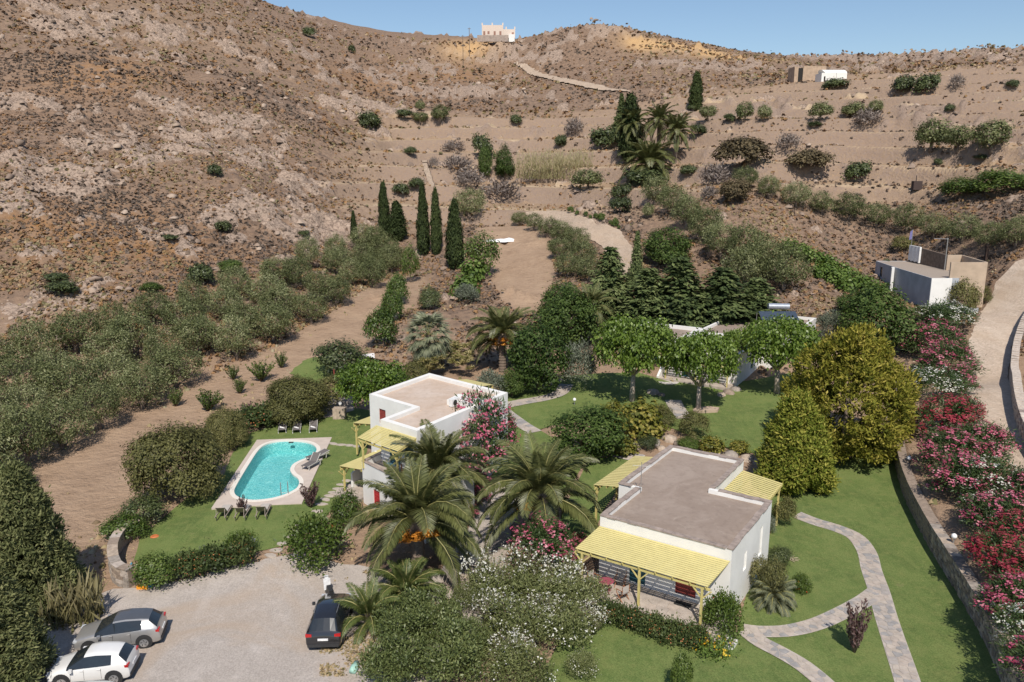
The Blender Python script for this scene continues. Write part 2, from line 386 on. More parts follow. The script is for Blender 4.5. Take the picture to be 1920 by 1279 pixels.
FIELD_A = [(70,870),(130,830),(220,800),(330,745),(420,710),(520,650),(640,580),(740,520),(790,520),(780,560),(700,640),(640,650),(560,690),(430,760),(400,790),(300,860),(240,930),(200,1010),(140,1050),(100,980)]
FIELD_B = [(895,430),(960,420),(1010,432),(1030,470),(1035,520),(1022,565),(985,590),(945,560),(915,500)]
FIELD_C = [(690,265),(800,240),(960,230),(1100,240),(1200,300),(1330,330),(1500,300),(1920,270),(1920,300),(1500,330),(1300,350),(1060,350),(900,330),(760,300)]
ROADR = [(2060,470),(1905,492),(1868,530),(1840,585),(1818,640),(1808,690),(1812,740),(1832,790),(1868,850),(1925,900),(2000,960),(2050,900),(1960,850),(1918,800),(1898,745),(1890,690),(1899,640),(1925,575),(1965,530),(2060,505)]
TRACKC = [(985,398),(1040,396),(1110,412),(1160,432),(1185,462),(1190,500),(1165,520),(1150,498),(1128,462),(1060,428),(990,412)]
HILLTR = [(962,118),(975,118),(1010,134),(1060,148),(1130,162),(1180,171),(1178,174),(1120,168),(1050,155),(1000,141)]

Pf = {}
def reg(k, pts): Pf[k] = gpoly(pts); return Pf[k]
for k, p in (('park', PARK), ('pool', POOLAWN), ('up', UPLAWN), ('main', MAINLAWN), ('leftb', LEFTB), ('mid', MIDLAWN), ('g1', GREEN1),
             ('fa', FIELD_A), ('fb', FIELD_B), ('fc', FIELD_C), ('road', ROADR), ('trk', TRACKC), ('hill', HILLTR)): reg(k, p)
LAWNS = ('pool', 'up', 'main', 'leftb', 'mid', 'g1')

TC = at(480, 830, z=.8)
# pool outline, in world coordinates, from the photograph
ZP = .82
DECK = pix([(396.4,953),(481.8,825),(622.4,820),(566,944)], ZP+.04)
def smooth_loop(pts, k=6):
    out = []; n_ = len(pts)
    for i in range(n_):
        p0, p1, p2, p3 = [np.array(pts[(i+j) % n_]) for j in (-1, 0, 1, 2)]
        for s_ in range(k):
            u = s_/k; out.append(tuple(.5*((2*p1)+(-p0+p2)*u+(2*p0-5*p1+4*p2-p3)*u*u+(-p0+3*p1-3*p2+p3)*u**3)))
    return out
oz = lambda pts: [(380+a/4.5675, 760+b/4.5675) for a, b in pts]
POOL = smooth_loop(pix(oz([(305,795),(268,748),(290,690),(345,595),(410,490),(470,400),(525,350),(600,322),(700,310),(800,312),(890,322),(950,345),(978,380),(965,415),(915,450),(835,480),(775,515),(752,560),(775,600),(815,630),(830,670),(810,715),(755,750),(670,785),(560,810),(420,820)]), ZP), 4)
yy = np.r_[np.linspace(-20, 12, 6), np.geomspace(14, 138, 230), np.linspace(139, 292, 250), np.geomspace(295, 900, 64)]
NU, NY = 560, len(yy)
uu = np.linspace(-1.0, 1.0, NU); uu = np.sign(uu)*np.abs(uu)**1.08*.98
GX = uu[:, None]*(np.maximum(yy, 10)[None, :]+26); GY = np.repeat(yy[None, :], NU, 0)
GH = height(GX, GY)
def sdz(k): return poly_sd(GX, GY, Pf[k])
sink = np.zeros_like(GH)
for k in LAWNS+('park', 'road', 'trk', 'hill'): sink = np.maximum(sink, sst(.1, .7, sdz(k)))
GHm = GH - .25*sink*np.where(GY > 250, 2.2, 1)
GHm = GHm - 2.2*sst(-.45, -.1, poly_sd(GX, GY, POOL))*(np.hypot(GX+18, GY-59) < 14)
idx = np.arange(NU*NY).reshape(NU, NY)
Fq = np.stack([idx[:-1, :-1], idx[1:, :-1], idx[1:, 1:], idx[:-1, 1:]], -1).reshape(-1, 4)
at_rock = rock_mask(GX, GY)
gc = lambda px, py, sx, sy: (lambda c, t: np.exp(-((GX-c[0])/(sx/FPX*t))**2-((GY-c[1])/sy)**2))(ground(px, py), hypot(*ground(px, py)[:2]))
at_bare = np.clip(sst(-2.5, .5, sdz('fa'))+sst(-1.5, .5, sdz('fb')), 0, 1)
tz = sst(-48, -30, GX)*sst(150, 172, GY+GX*.18)*(1-sst(265, 290, GY))
at_straw = np.clip(sst(-8, 2, sdz('fc'))*.6+tz*.75+gc(960, 340, 90, 12)*.6+gc(300, 40, 200, 60)*.35+gc(1500, 170, 300, 40)*.3, 0, 1)
at_orange = np.clip(gc(1290, 92, 90, 18)*1.3+gc(880, 80, 50, 25)+gc(1380, 108, 60, 14)*1.2+gc(1200, 82, 25, 12), 0, 1)*sst(300, 350, GY)
at_rust = np.clip(gc(190, 140, 80, 22)+gc(700, 165, 120, 30)*.7+gc(280, 440, 160, 14)*.8+gc(100, 430, 150, 10)*.8+gc(860, 140, 140, 30)*.8, 0, 1)
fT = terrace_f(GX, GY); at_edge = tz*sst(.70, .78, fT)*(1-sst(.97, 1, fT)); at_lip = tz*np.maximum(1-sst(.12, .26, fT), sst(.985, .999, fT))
t = NT('hillside_soil')
n1 = t.noise(.05, 5, .6); n2 = t.noise(.35, 6, .65); n3 = t.noise(2.2, 6, .7); n4 = t.noise(.9, 5, .7)
soil = t.mix(n1, (.30, .205, .14), (.36, .25, .17))
scr = t.ramp(n4, [(.36, (.115, .083, .066)), (.47, (.175, .122, .09)), (.56, (.235, .157, .11)), (.66, (.30, .215, .155))])
scr = t.mix(t.math('MULTIPLY', t.attr('rust'), t.ramp(n2, [(.4, .2), (.6, 1)])), scr, (.30, .155, .06))
hillness = t.attr('hill')
c = t.mix(t.math('MULTIPLY', hillness, t.ramp(t.noise(.6, 6, .7), [(.40, 1), (.70, .35)])), soil, scr)
c = t.mix(t.math('MULTIPLY', t.attr('straw'), t.ramp(n4, [(.35, .25), (.6, 1)])), c, t.mix(n2, (.31, .212, .138), (.43, .31, .195)))
rockc = t.ramp(n3, [(.3, (.16, .115, .09)), (.45, (.33, .245, .19)), (.7, (.47, .365, .285))])
_w = t.n.new('ShaderNodeTexNoise'); _w.inputs['Scale'].default_value = .8; _w.inputs['Detail'].default_value = 4; t.link(t.pos(), _w.inputs['Vector']); _v = t.n.new('ShaderNodeVectorMath'); _v.operation = 'MULTIPLY_ADD'; t.link(_w.outputs['Color'], _v.inputs[0]); _v.inputs[1].default_value = (2.6, 2.6, 2.6); t.link(t.pos(), _v.inputs[2])
crk = t.ramp(t.voro(.75, 'DISTANCE_TO_EDGE', vec=_v.outputs[0]), [(0, .5), (.10, 1)])
rockc = t.mix(1.0, rockc, crk, 'MULTIPLY')
c = t.mix(t.ramp(t.math('ADD', t.attr('rock'), t.math('ADD', t.math('MULTIPLY', t.math('SUBTRACT', n4, .5), 1.3), t.math('MULTIPLY', t.math('SUBTRACT', n3, .5), .9))), [(.42, 0), (.55, 1)]), c, rockc)
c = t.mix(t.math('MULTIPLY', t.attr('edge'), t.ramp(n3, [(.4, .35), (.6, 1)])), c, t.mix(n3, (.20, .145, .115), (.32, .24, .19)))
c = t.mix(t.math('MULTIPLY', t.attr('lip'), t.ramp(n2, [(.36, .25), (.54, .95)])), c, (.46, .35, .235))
c = t.mix(t.attr('orange'), c, t.mix(n2, (.44, .26, .11), (.58, .40, .22)))
tsp = t.noise(3.0, 4, .7, sc=(.35, 1.0, 1.0))
c = t.mix(t.attr('bare'), c, t.ramp(t.math('ADD', t.math('MULTIPLY', tsp, .5), t.math('MULTIPLY', n2, .5)), [(.34, (.27, .185, .125)), (.5, (.36, .25, .17)), (.66, (.42, .30, .205))]))
t.col(c); bb = t.bump(t.math('ADD', t.math('MULTIPLY', n4, 1.2), t.math('MULTIPLY', n3, .6)), .9, .35); SOIL = t.fin(.95, spec=.1)
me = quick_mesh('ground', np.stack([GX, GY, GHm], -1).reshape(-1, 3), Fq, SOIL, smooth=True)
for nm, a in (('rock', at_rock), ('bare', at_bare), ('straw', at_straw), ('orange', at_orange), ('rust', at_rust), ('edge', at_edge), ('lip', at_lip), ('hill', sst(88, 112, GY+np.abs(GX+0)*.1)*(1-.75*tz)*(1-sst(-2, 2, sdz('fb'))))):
    x = me.attributes.new(nm, 'FLOAT', 'POINT'); x.data.foreach_set('value', a.astype(np.float32).ravel())
struct('ground', me)

# zone sheets (lawns, gravel, tracks) draped over the ground
def sheet(name, polys, mat, lift=.03, res=.8, rag=.0, relief=0.0, hole=None):
    Vs, Fs, b = [], [], 0
    for pl in polys:
        P = []
        for (ax, ay), (bx, by) in zip(pl, list(pl[1:])+[pl[0]]):
            m_ = max(1, int(hypot(bx-ax, by-ay)/min(res, .6)))
            for k in range(m_):
                x = ax+(bx-ax)*k/m_; y = ay+(by-ay)*k/m_
                if rag: x += rag*(float(fbm(x*1.3, y*1.3, 3, 3))-.5)*2; y += rag*(float(fbm(x*1.3, y*1.3, 9, 3))-.5)*2
                P.append((x, y))
        nb = len(P); xs = [p[0] for p in P]; ys = [p[1] for p in P]
        gx, gy = np.meshgrid(np.arange(min(xs), max(xs), res), np.arange(min(ys), max(ys), res)); gx = gx.ravel(); gy = gy.ravel()
        m_ = poly_sd(gx, gy, P) > res*.35
        if hole: m_ &= poly_sd(gx, gy, hole) < -res*.3
        P += list(zip(gx[m_], gy[m_])); edges = [(i, (i+1) % nb) for i in range(nb)]
        if hole:
            k0 = len(P); P += list(hole); edges += [(k0+i, k0+(i+1) % len(hole)) for i in range(len(hole))]
        vs, _, fs, *_ = delaunay_2d_cdt([Vector((float(a), float(c_))) for a, c_ in P], edges, [], 1, 1e-5)
        A = np.array([(v_.x, v_.y) for v_ in vs]); 
        F = np.array([f for f in fs if len(f) == 3])
        if hole:
            cc = A[F].mean(1); F = F[poly_sd(cc[:, 0], cc[:, 1], hole) < 0]
        H = height(A[:, 0], A[:, 1])+lift
        if relief: H = H+relief*(fbm(A[:, 0]*1.7, A[:, 1]*1.7, 77, 3)-.5)
        Vs.append(np.c_[A, H]); Fs.append(F+b); b += len(A)
    return quick_mesh(name, np.concatenate(Vs), np.concatenate(Fs), mat, smooth=True)
def lawn_mat():
    t = NT('mown_grass'); a = t.noise(.35, 5, .6); b = t.noise(1.6, 5, .65); g = t.noise(14, 4, .75); fine = t.noise(60, 3, .8)
    c = t.ramp(a, [(.38, (.048, .090, .023)), (.5, (.084, .140, .034)), (.62, (.155, .195, .06))])
    c = t.mix(t.ramp(b, [(.45, 0), (.68, .8)]), c, (.21, .215, .075)); c = t.mix(t.ramp(t.noise(1.1, 3, .55, sc=(2.6, .35, 1)), [(.42, 0), (.6, .35)]), c, (.17, .22, .07))
    c = t.mix(.55, c, t.ramp(g, [(.3, (.05, .078, .02)), (.7, (.25, .30, .10))]))
    c = t.mix(t.ramp(t.noise(.9, 3, .7), [(.66, 0), (.78, .5)]), c, (.22, .19, .095))
    t.col(c); t.bump(t.math('ADD', g, fine), .5, .05); return t.fin(.9, spec=.15)
def gravel_mat(name, base, dark, lite, sc=9):
    t = NT(name); a = t.noise(.25, 4, .6); b = t.voro(sc, 'F1', out='Color'); g = t.noise(22, 4, .8); w = t.noise(.8, 5, .65, dist=.5)
    c = t.mix(a, base, tuple(v*.9 for v in base))
    c = t.mix(t.ramp(w, [(.5, 0), (.72, .55)]), c, lite)
    bw = t.n.new('ShaderNodeRGBToBW'); t.link(b, bw.inputs[0])
    c = t.mix(.7, c, t.mix(1.0, c, t.ramp(bw.outputs[0], [(.18, .8), (.5, .98), (.85, 1.18)]), 'MULTIPLY'))
    c = t.mix(t.ramp(g, [(.3, .45), (.47, 0)]), c, dark); c = t.mix(t.ramp(t.noise(.16, 4, .6, dist=.8), [(.50, 0), (.64, .55)]), c, (.44, .335, .245)); c = t.mix(t.ramp(t.noise(1.0, 3, .6, sc=(.5, .09, 1)), [(.52, 0), (.62, .28)]), c, lite)
    t.col(c); t.bump(t.math('ADD', bw.outputs[0], g), .6, .06); return t.fin(.95, spec=.12)
LAWN = lawn_mat()
GRAVEL = gravel_mat('pale_gravel', (.46, .405, .36), (.30, .25, .215), (.56, .50, .455), 16)
ROADM = gravel_mat('packed_dirt', (.52, .415, .325), (.40, .31, .24), (.64, .54, .44), 6)
DRYTR = gravel_mat('track_dirt', (.42, .325, .245), (.30, .22, .16), (.50, .41, .32), 5)
struct('lawn', sheet('lawn', [Pf['main']], LAWN, .03, .7))
struct('lawn', sheet('lawn', [Pf['up'], Pf['mid'], Pf['leftb']], LAWN, .05, .8))
struct('lawn', sheet('lawn', [Pf['pool']], LAWN, .035, .7, rag=.12, hole=POOL))
struct('grass_patch', sheet('grass_patch', [Pf['g1']], LAWN, .04, .8, rag=.5))
struct('gravel_yard', sheet('gravel_yard', [Pf['park']], GRAVEL, .04, .7, rag=.35))
struct('dirt_road', sheet('dirt_road', [Pf['road']], ROADM, .06, 1.0, rag=.25))
struct('farm_track', sheet('farm_track', [Pf['trk']], DRYTR, .1, 1.6, rag=.4))
struct('hill_track', sheet('hill_track', [Pf['hill']], DRYTR, .35, 5, rag=1.2))

# ---- low scrub, stones and tufts of the hills: nobody could count them
def scatter_pts(nmax, y0, y1, seed, keep, umin=-.74, umax=.74):
    r = np.random.default_rng(seed); Y = np.exp(r.uniform(np.log(y0), np.log(y1), nmax)); X = r.uniform(umin, umax, nmax)*(Y+5)
    m_ = keep(X, Y, r); X, Y = X[m_], Y[m_]; return X, Y, r
ZONES_OUT = ('fa', 'fb', 'road', 'trk', 'hill', 'park')+LAWNS
def free(X, Y, mrg=.2):
    m_ = np.ones(len(X), bool)
    for k in ZONES_OUT: m_ &= poly_sd(X, Y, Pf[k]) < -mrg
    return m_
def domes(X, Y, Z, Rr, Hh, r, jit=.25, seg=6, sink=.08, shape=(1, .8, 0)):
    n_ = len(X); a = np.linspace(0, 2*pi, seg, endpoint=False)[None, :]+r.random((n_, 1))*6
    ring = lambda k, z: np.stack([X[:, None]+cos_(a)*Rr[:, None]*k*(1+jit*(r.random((n_, seg))*2-1)), Y[:, None]+sin_(a)*Rr[:, None]*k*(1+jit*(r.random((n_, seg))*2-1)),
                                  Z[:, None]+Hh[:, None]*(z+jit*.6*(r.random((n_, seg))-.5))], -1)
    cos_, sin_ = np.cos, np.sin
    V = np.concatenate([ring(shape[0], -.12), ring(shape[1], .62), np.stack([X+Rr*.2*(r.random(n_)-.5), Y+Rr*.2*(r.random(n_)-.5), Z+Hh], -1)[:, None, :]], 1)
    k = np.arange(seg); k2 = (k+1) % seg
    f = np.concatenate([np.stack([k, k2, seg+k2], 1), np.stack([k, seg+k2, seg+k], 1), np.stack([seg+k, seg+k2, np.full(seg, 2*seg)], 1)])
    F = (f[None]+np.arange(n_)[:, None, None]*(2*seg+1)).reshape(-1, 3)
    return V.reshape(-1, 3), F, 2*seg+1
def keep_scrub(X, Y, r):
    rk = rock_mask(X, Y); tzz = sst(-48, -30, X)*sst(150, 172, Y+X*.18)*(1-sst(265, 290, Y))
    d = fbm(X/9, Y/9, 61, 3)
    p = (.98-.5*rk)*(1-.82*tzz)*sst(84, 104, Y+np.abs(X)*.12)*sst(.30, .5, d+.08)
    return (r.random(len(X)) < p) & free(X, Y, .5)
SCRUBM = leafM('dry_scrub', [(.13, .10, .08), (.18, .14, .11), (.22, .155, .115), (.28, .17, .10), (.33, .195, .095), (.19, .17, .09), (.38, .28, .17)], .9, .1, .1)
STONEM = None
def stone_mat():
    t = NT('field_stone'); n_ = t.noise(1.5, 5, .7); c = t.ramp(t.math('ADD', t.math('MULTIPLY', n_, .5), t.math('MULTIPLY', t.attr('v'), .5)), [(.25, (.18, .135, .105)), (.5, (.30, .225, .175)), (.75, (.42, .33, .26))])
    t.col(c); t.bump(t.noise(8, 4, .7), .4, .05); return t.fin(.9, spec=.15)
STONEM = stone_mat()
def tufts(X, Y, Z, Rr, Hh, r, q=6, flat=.75):
    n_ = len(X); k = np.repeat(np.arange(n_), q); D = unit(n_*q, r); D[:, 2] = np.abs(D[:, 2])
    P = np.stack([X[k]+D[:, 0]*Rr[k]*.55, Y[k]+D[:, 1]*Rr[k]*.55, Z[k]+D[:, 2]*Hh[k]*.6+.03], -1)
    N = D+np.array((0, 0, .25))+unit(n_*q, r)*.5; N /= np.linalg.norm(N, axis=1)[:, None]
    return diamonds(P, N, unit(n_*q, r), Rr[k]*(1.0+.7*r.random(n_*q)), Rr[k]*(.8+.5*r.random(n_*q))) + (k,)
def scrub(name, count, y0, y1, seed, smin, smax, label):
    X, Y, r = scatter_pts(count, y0, y1, seed, keep_scrub); Z = height(X, Y)
    s_ = (smin+(smax-smin)*r.random(len(X))**2.2)*(1+Y/500); hgt = s_*(.7+.5*r.random(len(X)))
    V, F, k = tufts(X, Y, Z, s_, hgt, r)
    rust = fbm(X/22, Y/22, 71, 3); v = np.clip((rust-.5)*1.5+.42+.75*(r.random(len(X))-.5), 0, .98)
    tag(link(name, quick_mesh(name, V, F, SCRUBM, v=np.repeat(v[k], 4))), label, None, None, 'stuff')
scrub('dry_scrub', 88000, 84, 215, 5, .12, .42, 'low rust and grey cushions of dry scrub all over the hillside')
scrub('dry_scrub', 30000, 205, 480, 6, .22, .7, 'far brown scrub on the upper slopes below the ridge')
def keep_rock(X, Y, r):
    rk = rock_mask(X, Y); d = fbm(X/6, Y/6, 63, 2)
    return (r.random(len(X)) < (.04+.75*rk*d)*sst(84, 110, Y)) & free(X, Y, .6)
X, Y, r = scatter_pts(38000, 86, 460, 9, keep_rock); Z = height(X, Y)
s_ = (.08+.55*r.random(len(X))**5)*(1+Y/300)
V, F, k = domes(X, Y, Z, s_, s_*(.5+.6*r.random(len(X))), r, .6, 5, shape=(.95, .85, 0))
tag(link('loose_stones', quick_mesh('loose_stones', V, F, STONEM, v=np.repeat(r.random(len(X)), k))), 'pale loose stones and boulders strewn over the rocky slopes', None, None, 'stuff')
# dry tufts and clods on the near bare ground and along the field edges
def keep_tuft(X, Y, r):
    d = fbm(X/4, Y/4, 65, 3); m_ = (r.random(len(X)) < sst(.45, .62, d))
    for k in LAWNS+('road',): m_ &= poly_sd(X, Y, Pf[k]) < -.1
    inpark = poly_sd(X, Y, Pf['park']) > 0; m_ &= ~inpark
    infa = poly_sd(X, Y, Pf['fa']) > 1.5; m_ &= ~(infa & (r.random(len(X)) < .93)); infb = poly_sd(X, Y, Pf['fb']) > 1.0; m_ &= ~(infb & (r.random(len(X)) < .97))
    return m_
X, Y, r = scatter_pts(15000, 38, 150, 12, keep_tuft); Z = height(X, Y)
s_ = .06+.2*r.random(len(X))**2
V, F, k = domes(X, Y, Z, s_, s_*(.6+.9*r.random(len(X))), r, .5, 4)
tag(link('dry_tufts', quick_mesh('dry_tufts', V, F, leafM('dry_grass', [(.20, .145, .09), (.36, .27, .16), (.44, .34, .20), (.15, .14, .06), (.5, .42, .3)], .9, .15, .1), v=np.repeat(r.random(len(X)), k))), 'small dry grass tufts and clods on the bare soil', None, None, 'stuff')

def keep_park(X, Y, r): return (poly_sd(X, Y, Pf['park']) > .3) & (r.random(len(X)) < sst(.48, .62, fbm(X/2.2, Y/2.2, 81, 3))) & (X > -11.5+(Y-45)*-.2) & (X < -3)
X, Y, r = scatter_pts(26000, 34, 52, 15, keep_park, -.35, -.02); Z = height(X, Y)+.03
s_ = .03+.09*r.random(len(X))
V, F, k = tufts(X, Y, Z, s_, s_*1.1, r, 3)
tag(link('dry_weeds', quick_mesh('dry_weeds', V, F, MATS['dry_grass'], v=np.repeat(np.clip(.3+.5*r.random(len(X)), 0, 1)[k], 4))), 'thin brown weeds on the gravel beside the black car', None, None, 'stuff')

# ------------------------------------------------------------------ vegetation
BARK = M('bark', (.17, .13, .10), .9, 0, .35, 9, .6); BARKP = M('pale_bark', (.36, .30, .25), .85, 0, .25, 7, .5)
OLIVE = leafM('olive_leaf', [(.036, .046, .015), (.082, .100, .034), (.14, .158, .060), (.22, .235, .105), (.36, .36, .20)], .6, .2)
CAROB = leafM('dark_evergreen_leaf', [(.022, .032, .010), (.050, .066, .022), (.08, .10, .034), (.13, .155, .055)], .5, .12, .4)
BRONZE = leafM('bronze_green_leaf', [(.05, .050, .015), (.095, .095, .028), (.15, .145, .048), (.23, .21, .08)], .6, .2)
LUSH = leafM('lush_leaf', [(.028, .050, .008), (.062, .10, .016), (.10, .15, .028), (.17, .22, .055)], .45, .3, .4)
MULB = leafM('mulberry_leaf', [(.035, .065, .010), (.085, .14, .018), (.14, .21, .03), (.24, .32, .07)], .42, .32, .45)
YELL = leafM('yellow_green_leaf', [(.05, .065, .010), (.10, .115, .018), (.20, .19, .035), (.36, .30, .07)], .5, .3)
GOLD = leafM('golden_cypress_leaf', [(.055, .068, .010), (.15, .155, .020), (.28, .25, .040), (.47, .38, .10)], .75, .2, .15)
GOLDG = leafM('lime_cypress_leaf', [(.05, .075, .010), (.11, .145, .018), (.20, .22, .034), (.36, .33, .07)], .75, .2, .15)
CYP = leafM('cypress_leaf', [(.014, .022, .008), (.03, .044, .014), (.05, .07, .022), (.085, .105, .035)], .7, .1, .15)
CONI = leafM('conifer_leaf', [(.028, .042, .016), (.065, .092, .032), (.115, .145, .052), (.19, .22, .09)], .7, .1, .15)
CONO = leafM('juniper_leaf', [(.040, .050, .018), (.095, .11, .042), (.165, .175, .072), (.25, .25, .115)], .7, .12, .15)
GREYT = leafM('dry_twig', [(.10, .08, .07), (.17, .14, .125), (.25, .21, .185), (.33, .28, .24)], .9, .1, .1)
SILV = leafM('silver_leaf', [(.07, .085, .055), (.13, .15, .10), (.20, .22, .16), (.28, .30, .24)], .65, .15)
OLEA = leafM('oleander_leaf', [(.018, .035, .010), (.042, .075, .02), (.075, .115, .035), (.12, .165, .06)], .5, .25, .35)
OLEP = leafM('pale_oleander_leaf', [(.06, .075, .022), (.12, .14, .045), (.19, .21, .08), (.29, .30, .14)], .55, .25)
PURP = leafM('purple_leaf', [(.035, .016, .018), (.075, .035, .035), (.12, .065, .06), (.20, .13, .12)], .5, .25, .4)
VINE = leafM('vine_leaf', [(.05, .09, .015), (.10, .16, .03), (.15, .22, .05), (.22, .29, .08)], .5, .3)
REED = leafM('reed_leaf', [(.13, .13, .055), (.22, .21, .10), (.32, .29, .15), (.42, .37, .22)], .7, .3, .15)
PINK = leafM('pink_flower', [(.34, .05, .10), (.48, .10, .17), (.60, .20, .27), (.74, .40, .42)], .6, .3, .15)
REDF = leafM('red_flower', [(.20, .015, .03), (.30, .035, .055), (.40, .08, .10), (.52, .17, .17)], .6, .3, .15)
WHITEF = leafM('white_flower', [(.55, .53, .42), (.68, .66, .56), (.76, .75, .68), (.82, .80, .74)], .6, .3, .15)
ORANGEF = leafM('orange_fruit', [(.50, .17, .02), (.62, .24, .03), (.72, .32, .05), (.8, .42, .1)], .6, .2, .2)
SCARL = leafM('scarlet_flower', [(.62, .02, .01), (.72, .03, .02), (.8, .05, .03), (.8, .1, .05)], .6, .2, .2)
YELF = leafM('yellow_flower', [(.65, .30, .01), (.75, .42, .02), (.8, .52, .04), (.8, .6, .1)], .6, .2, .2)
PALML = leafM('palm_leaflet', [(.05, .062, .018), (.095, .107, .032), (.15, .16, .055), (.23, .23, .09)], .45, .15, .5)
PALMY = leafM('young_palm_leaflet', [(.05, .075, .02), (.09, .12, .03), (.13, .16, .045), (.2, .22, .08)], .45, .2, .5)
PALMG = leafM('grey_palm_leaflet', [(.08, .095, .05), (.14, .155, .09), (.20, .215, .13), (.28, .29, .19)], .6, .15, .3)
RACH = M('frond_stalk', (.27, .25, .09), .6, 0, .2)

def trunk_mesh(seed, h, r0, limbs, spread, mat, n=8, lean=.1, start=.35):
    r = random.Random(seed); b = MB(); top = Vector((r.uniform(-lean, lean)*h, r.uniform(-lean, lean)*h, h*start))
    b.tube([(0, 0, -.3), (top.x*.3, top.y*.3, h*start*.45), top], [r0*1.35, r0, r0*.85], n)
    for k in range(limbs):
        a = 2*pi*k/limbs+r.uniform(-.4, .4); e = Vector((cos(a)*spread*r.uniform(.7, 1), sin(a)*spread*r.uniform(.7, 1), h*r.uniform(.8, 1)))
        m1 = top.lerp(e, .45)+Vector((cos(a), sin(a), 0))*spread*.08+Vector((0, 0, -h*.03))
        b.tube([top-Vector((0, 0, r0*.5)), m1, e], [r0*.62, r0*.4, r0*.16], 6)
        for q in (-1, 1):
            f = m1+Vector((cos(a+q*.8), sin(a+q*.8), .7))*spread*.4; b.tube([m1, f], [r0*.3, r0*.1], 5)
    return b.mesh('trunk', mat, True)
def lumps(seed, n, W, H, z0, rr=(.3, .5), flat=.8, core=True):
    r = random.Random(seed); out = [(0, 0, z0+H*.5, W*.36, W*.36, H*.46)] if core else []
    for k in range(n):
        a = 2*pi*k/n*2.4+r.random(); q = r.uniform(.35, 1)**.5; e = r.uniform(rr[0], rr[1])*W*.5
        x = cos(a)*(W*.5-e)*q; y = sin(a)*(W*.5-e)*q; z = z0+e*flat+(H-2*e*flat)*r.uniform(.05, 1)*(1-.35*q*q)
        out.append((x, y, z, e, e, e*flat))
    return out
KIND = {}
def kind(name, W, H, parts): KIND[name] = (W, H, parts)      # parts: list of lists of (part name, mesh) variants
def lm(name, data, mat): V, F, v = data; return quick_mesh(name, V, F, mat, v=v)
# olive
kind('olive', 5.6, 4.8, [[('trunk', trunk_mesh(k, 3.0, .2, 4, 1.6, BARK)), ('crown', lm('crown', crown(100+k, lumps(k, 13, 5.6, 3.9, .7), 520, 20, .52, .24, .085, .6, .5, .8), OLIVE))] for k in range(5)])
kind('far_olive', 5.5, 4.6, [[('trunk', trunk_mesh(k+9, 3.0, .22, 3, 1.4, BARK, 6)), ('crown', lm('crown', crown(140+k, lumps(k+20, 11, 5.5, 3.8, .7), 420, 12, .5, .34, .17, 1.05, .35, .5), OLIVE))] for k in range(4)])
kind('far_shrub', 3.0, 2.0, [[('crown', lm('crown', crown(160+k, lumps(k+30, 6, 3, 2.0, -.1), 240, 11, .42, .26, .15, 1.05, .35, .5, low=-.2), CAROB))] for k in range(4)])
kind('far_greyshrub', 3.0, 1.7, [[('crown', lm('crown', crown(170+k, lumps(k+40, 6, 3, 1.7, -.1), 100, 9, .6, .5, .10, .5, .4, .8, 'out', low=-.2), GREYT))] for k in range(3)])
kind('far_bronze', 4.2, 2.6, [[('crown', lm('crown', crown(180+k, lumps(k+50, 8, 4.2, 2.6, -.1), 420, 12, .42, .26, .15, 1.05, .35, .5, low=-.2), leafM('bronze_dark_leaf', [(.045, .036, .018), (.085, .065, .032), (.125, .095, .048), (.17, .14, .075)], .7, .1)))] for k in range(3)])
kind('shrub', 3.2, 2.6, [[('crown', lm('crown', crown(200+k, lumps(k+60, 9, 3.2, 2.6, -.1), 420, 16, .38, .16, .085, 1.05, .35, .5, low=-.3), CAROB))] for k in range(4)])
kind('lush_shrub', 3.0, 2.4, [[('crown', lm('crown', crown(220+k, lumps(k+70, 9, 3.0, 2.4, -.1), 400, 16, .36, .15, .09, 1.05, .35, .5, low=-.3), LUSH))] for k in range(4)])
kind('bronze_shrub', 3.4, 2.8, [[('crown', lm('crown', crown(240+k, lumps(k+80, 10, 3.4, 2.8, -.1), 480, 16, .36, .15, .08, 1.05, .35, .5, low=-.3), BRONZE))] for k in range(3)])
kind('big_bronze', 7.0, 5.0, [[('crown', lm('crown', crown(245+k, lumps(k+180, 17, 7.0, 5.0, -.2, (.28, .42)), 2300, 17, .42, .18, .10, 1.05, .35, .5, low=-.5, shell=.25), BRONZE))] for k in range(2)])
kind('silver_shrub', 3.4, 3.6, [[('crown', lm('crown', crown(250+k, lumps(k+85, 10, 3.4, 3.6, -.1), 420, 14, .4, .22, .07, .6, .5, .8, 'out', low=-.3), SILV))] for k in range(2)])
kind('yellow_shrub', 2.6, 2.0, [[('crown', lm('crown', crown(260+k, lumps(k+90, 8, 2.6, 2.0, -.1), 200, 12, .4, .26, .17, 1.05, .35, .5, low=-.3), YELL))] for k in range(3)])
kind('vine', 2.2, 1.4, [[('trunk', trunk_mesh(k+70, .9, .05, 3, .5, BARK, 5)), ('crown', lm('crown', crown(270+k, lumps(k+95, 5, 2.2, 1.3, .1), 90, 10, .4, .26, .2, .8, .6, .6), VINE))] for k in range(3)])
kind('fruit_tree', 4.4, 3.9, [[('trunk', trunk_mesh(k+80, 2.6, .11, 4, 1.3, BARK, 7)), ('crown', lm('crown', crown(280+k, lumps(k+100, 11, 4.4, 3.2, .7), 340, 13, .5, .22, .13, .8, .6, .6), LUSH))] for k in range(3)])
kind('dark_tree', 5.2, 5.4, [[('trunk', trunk_mesh(k+85, 3.4, .18, 4, 1.5, BARK, 7)), ('crown', lm('crown', crown(290+k, lumps(k+105, 14, 5.2, 5.0, .1), 800, 17, .48, .22, .13, .8, .6, .6), leafM('dark_tree_leaf', [(.022, .042, .009), (.05, .085, .018), (.085, .13, .03), (.15, .20, .055)], .55, .3, .25)))] for k in range(3)])
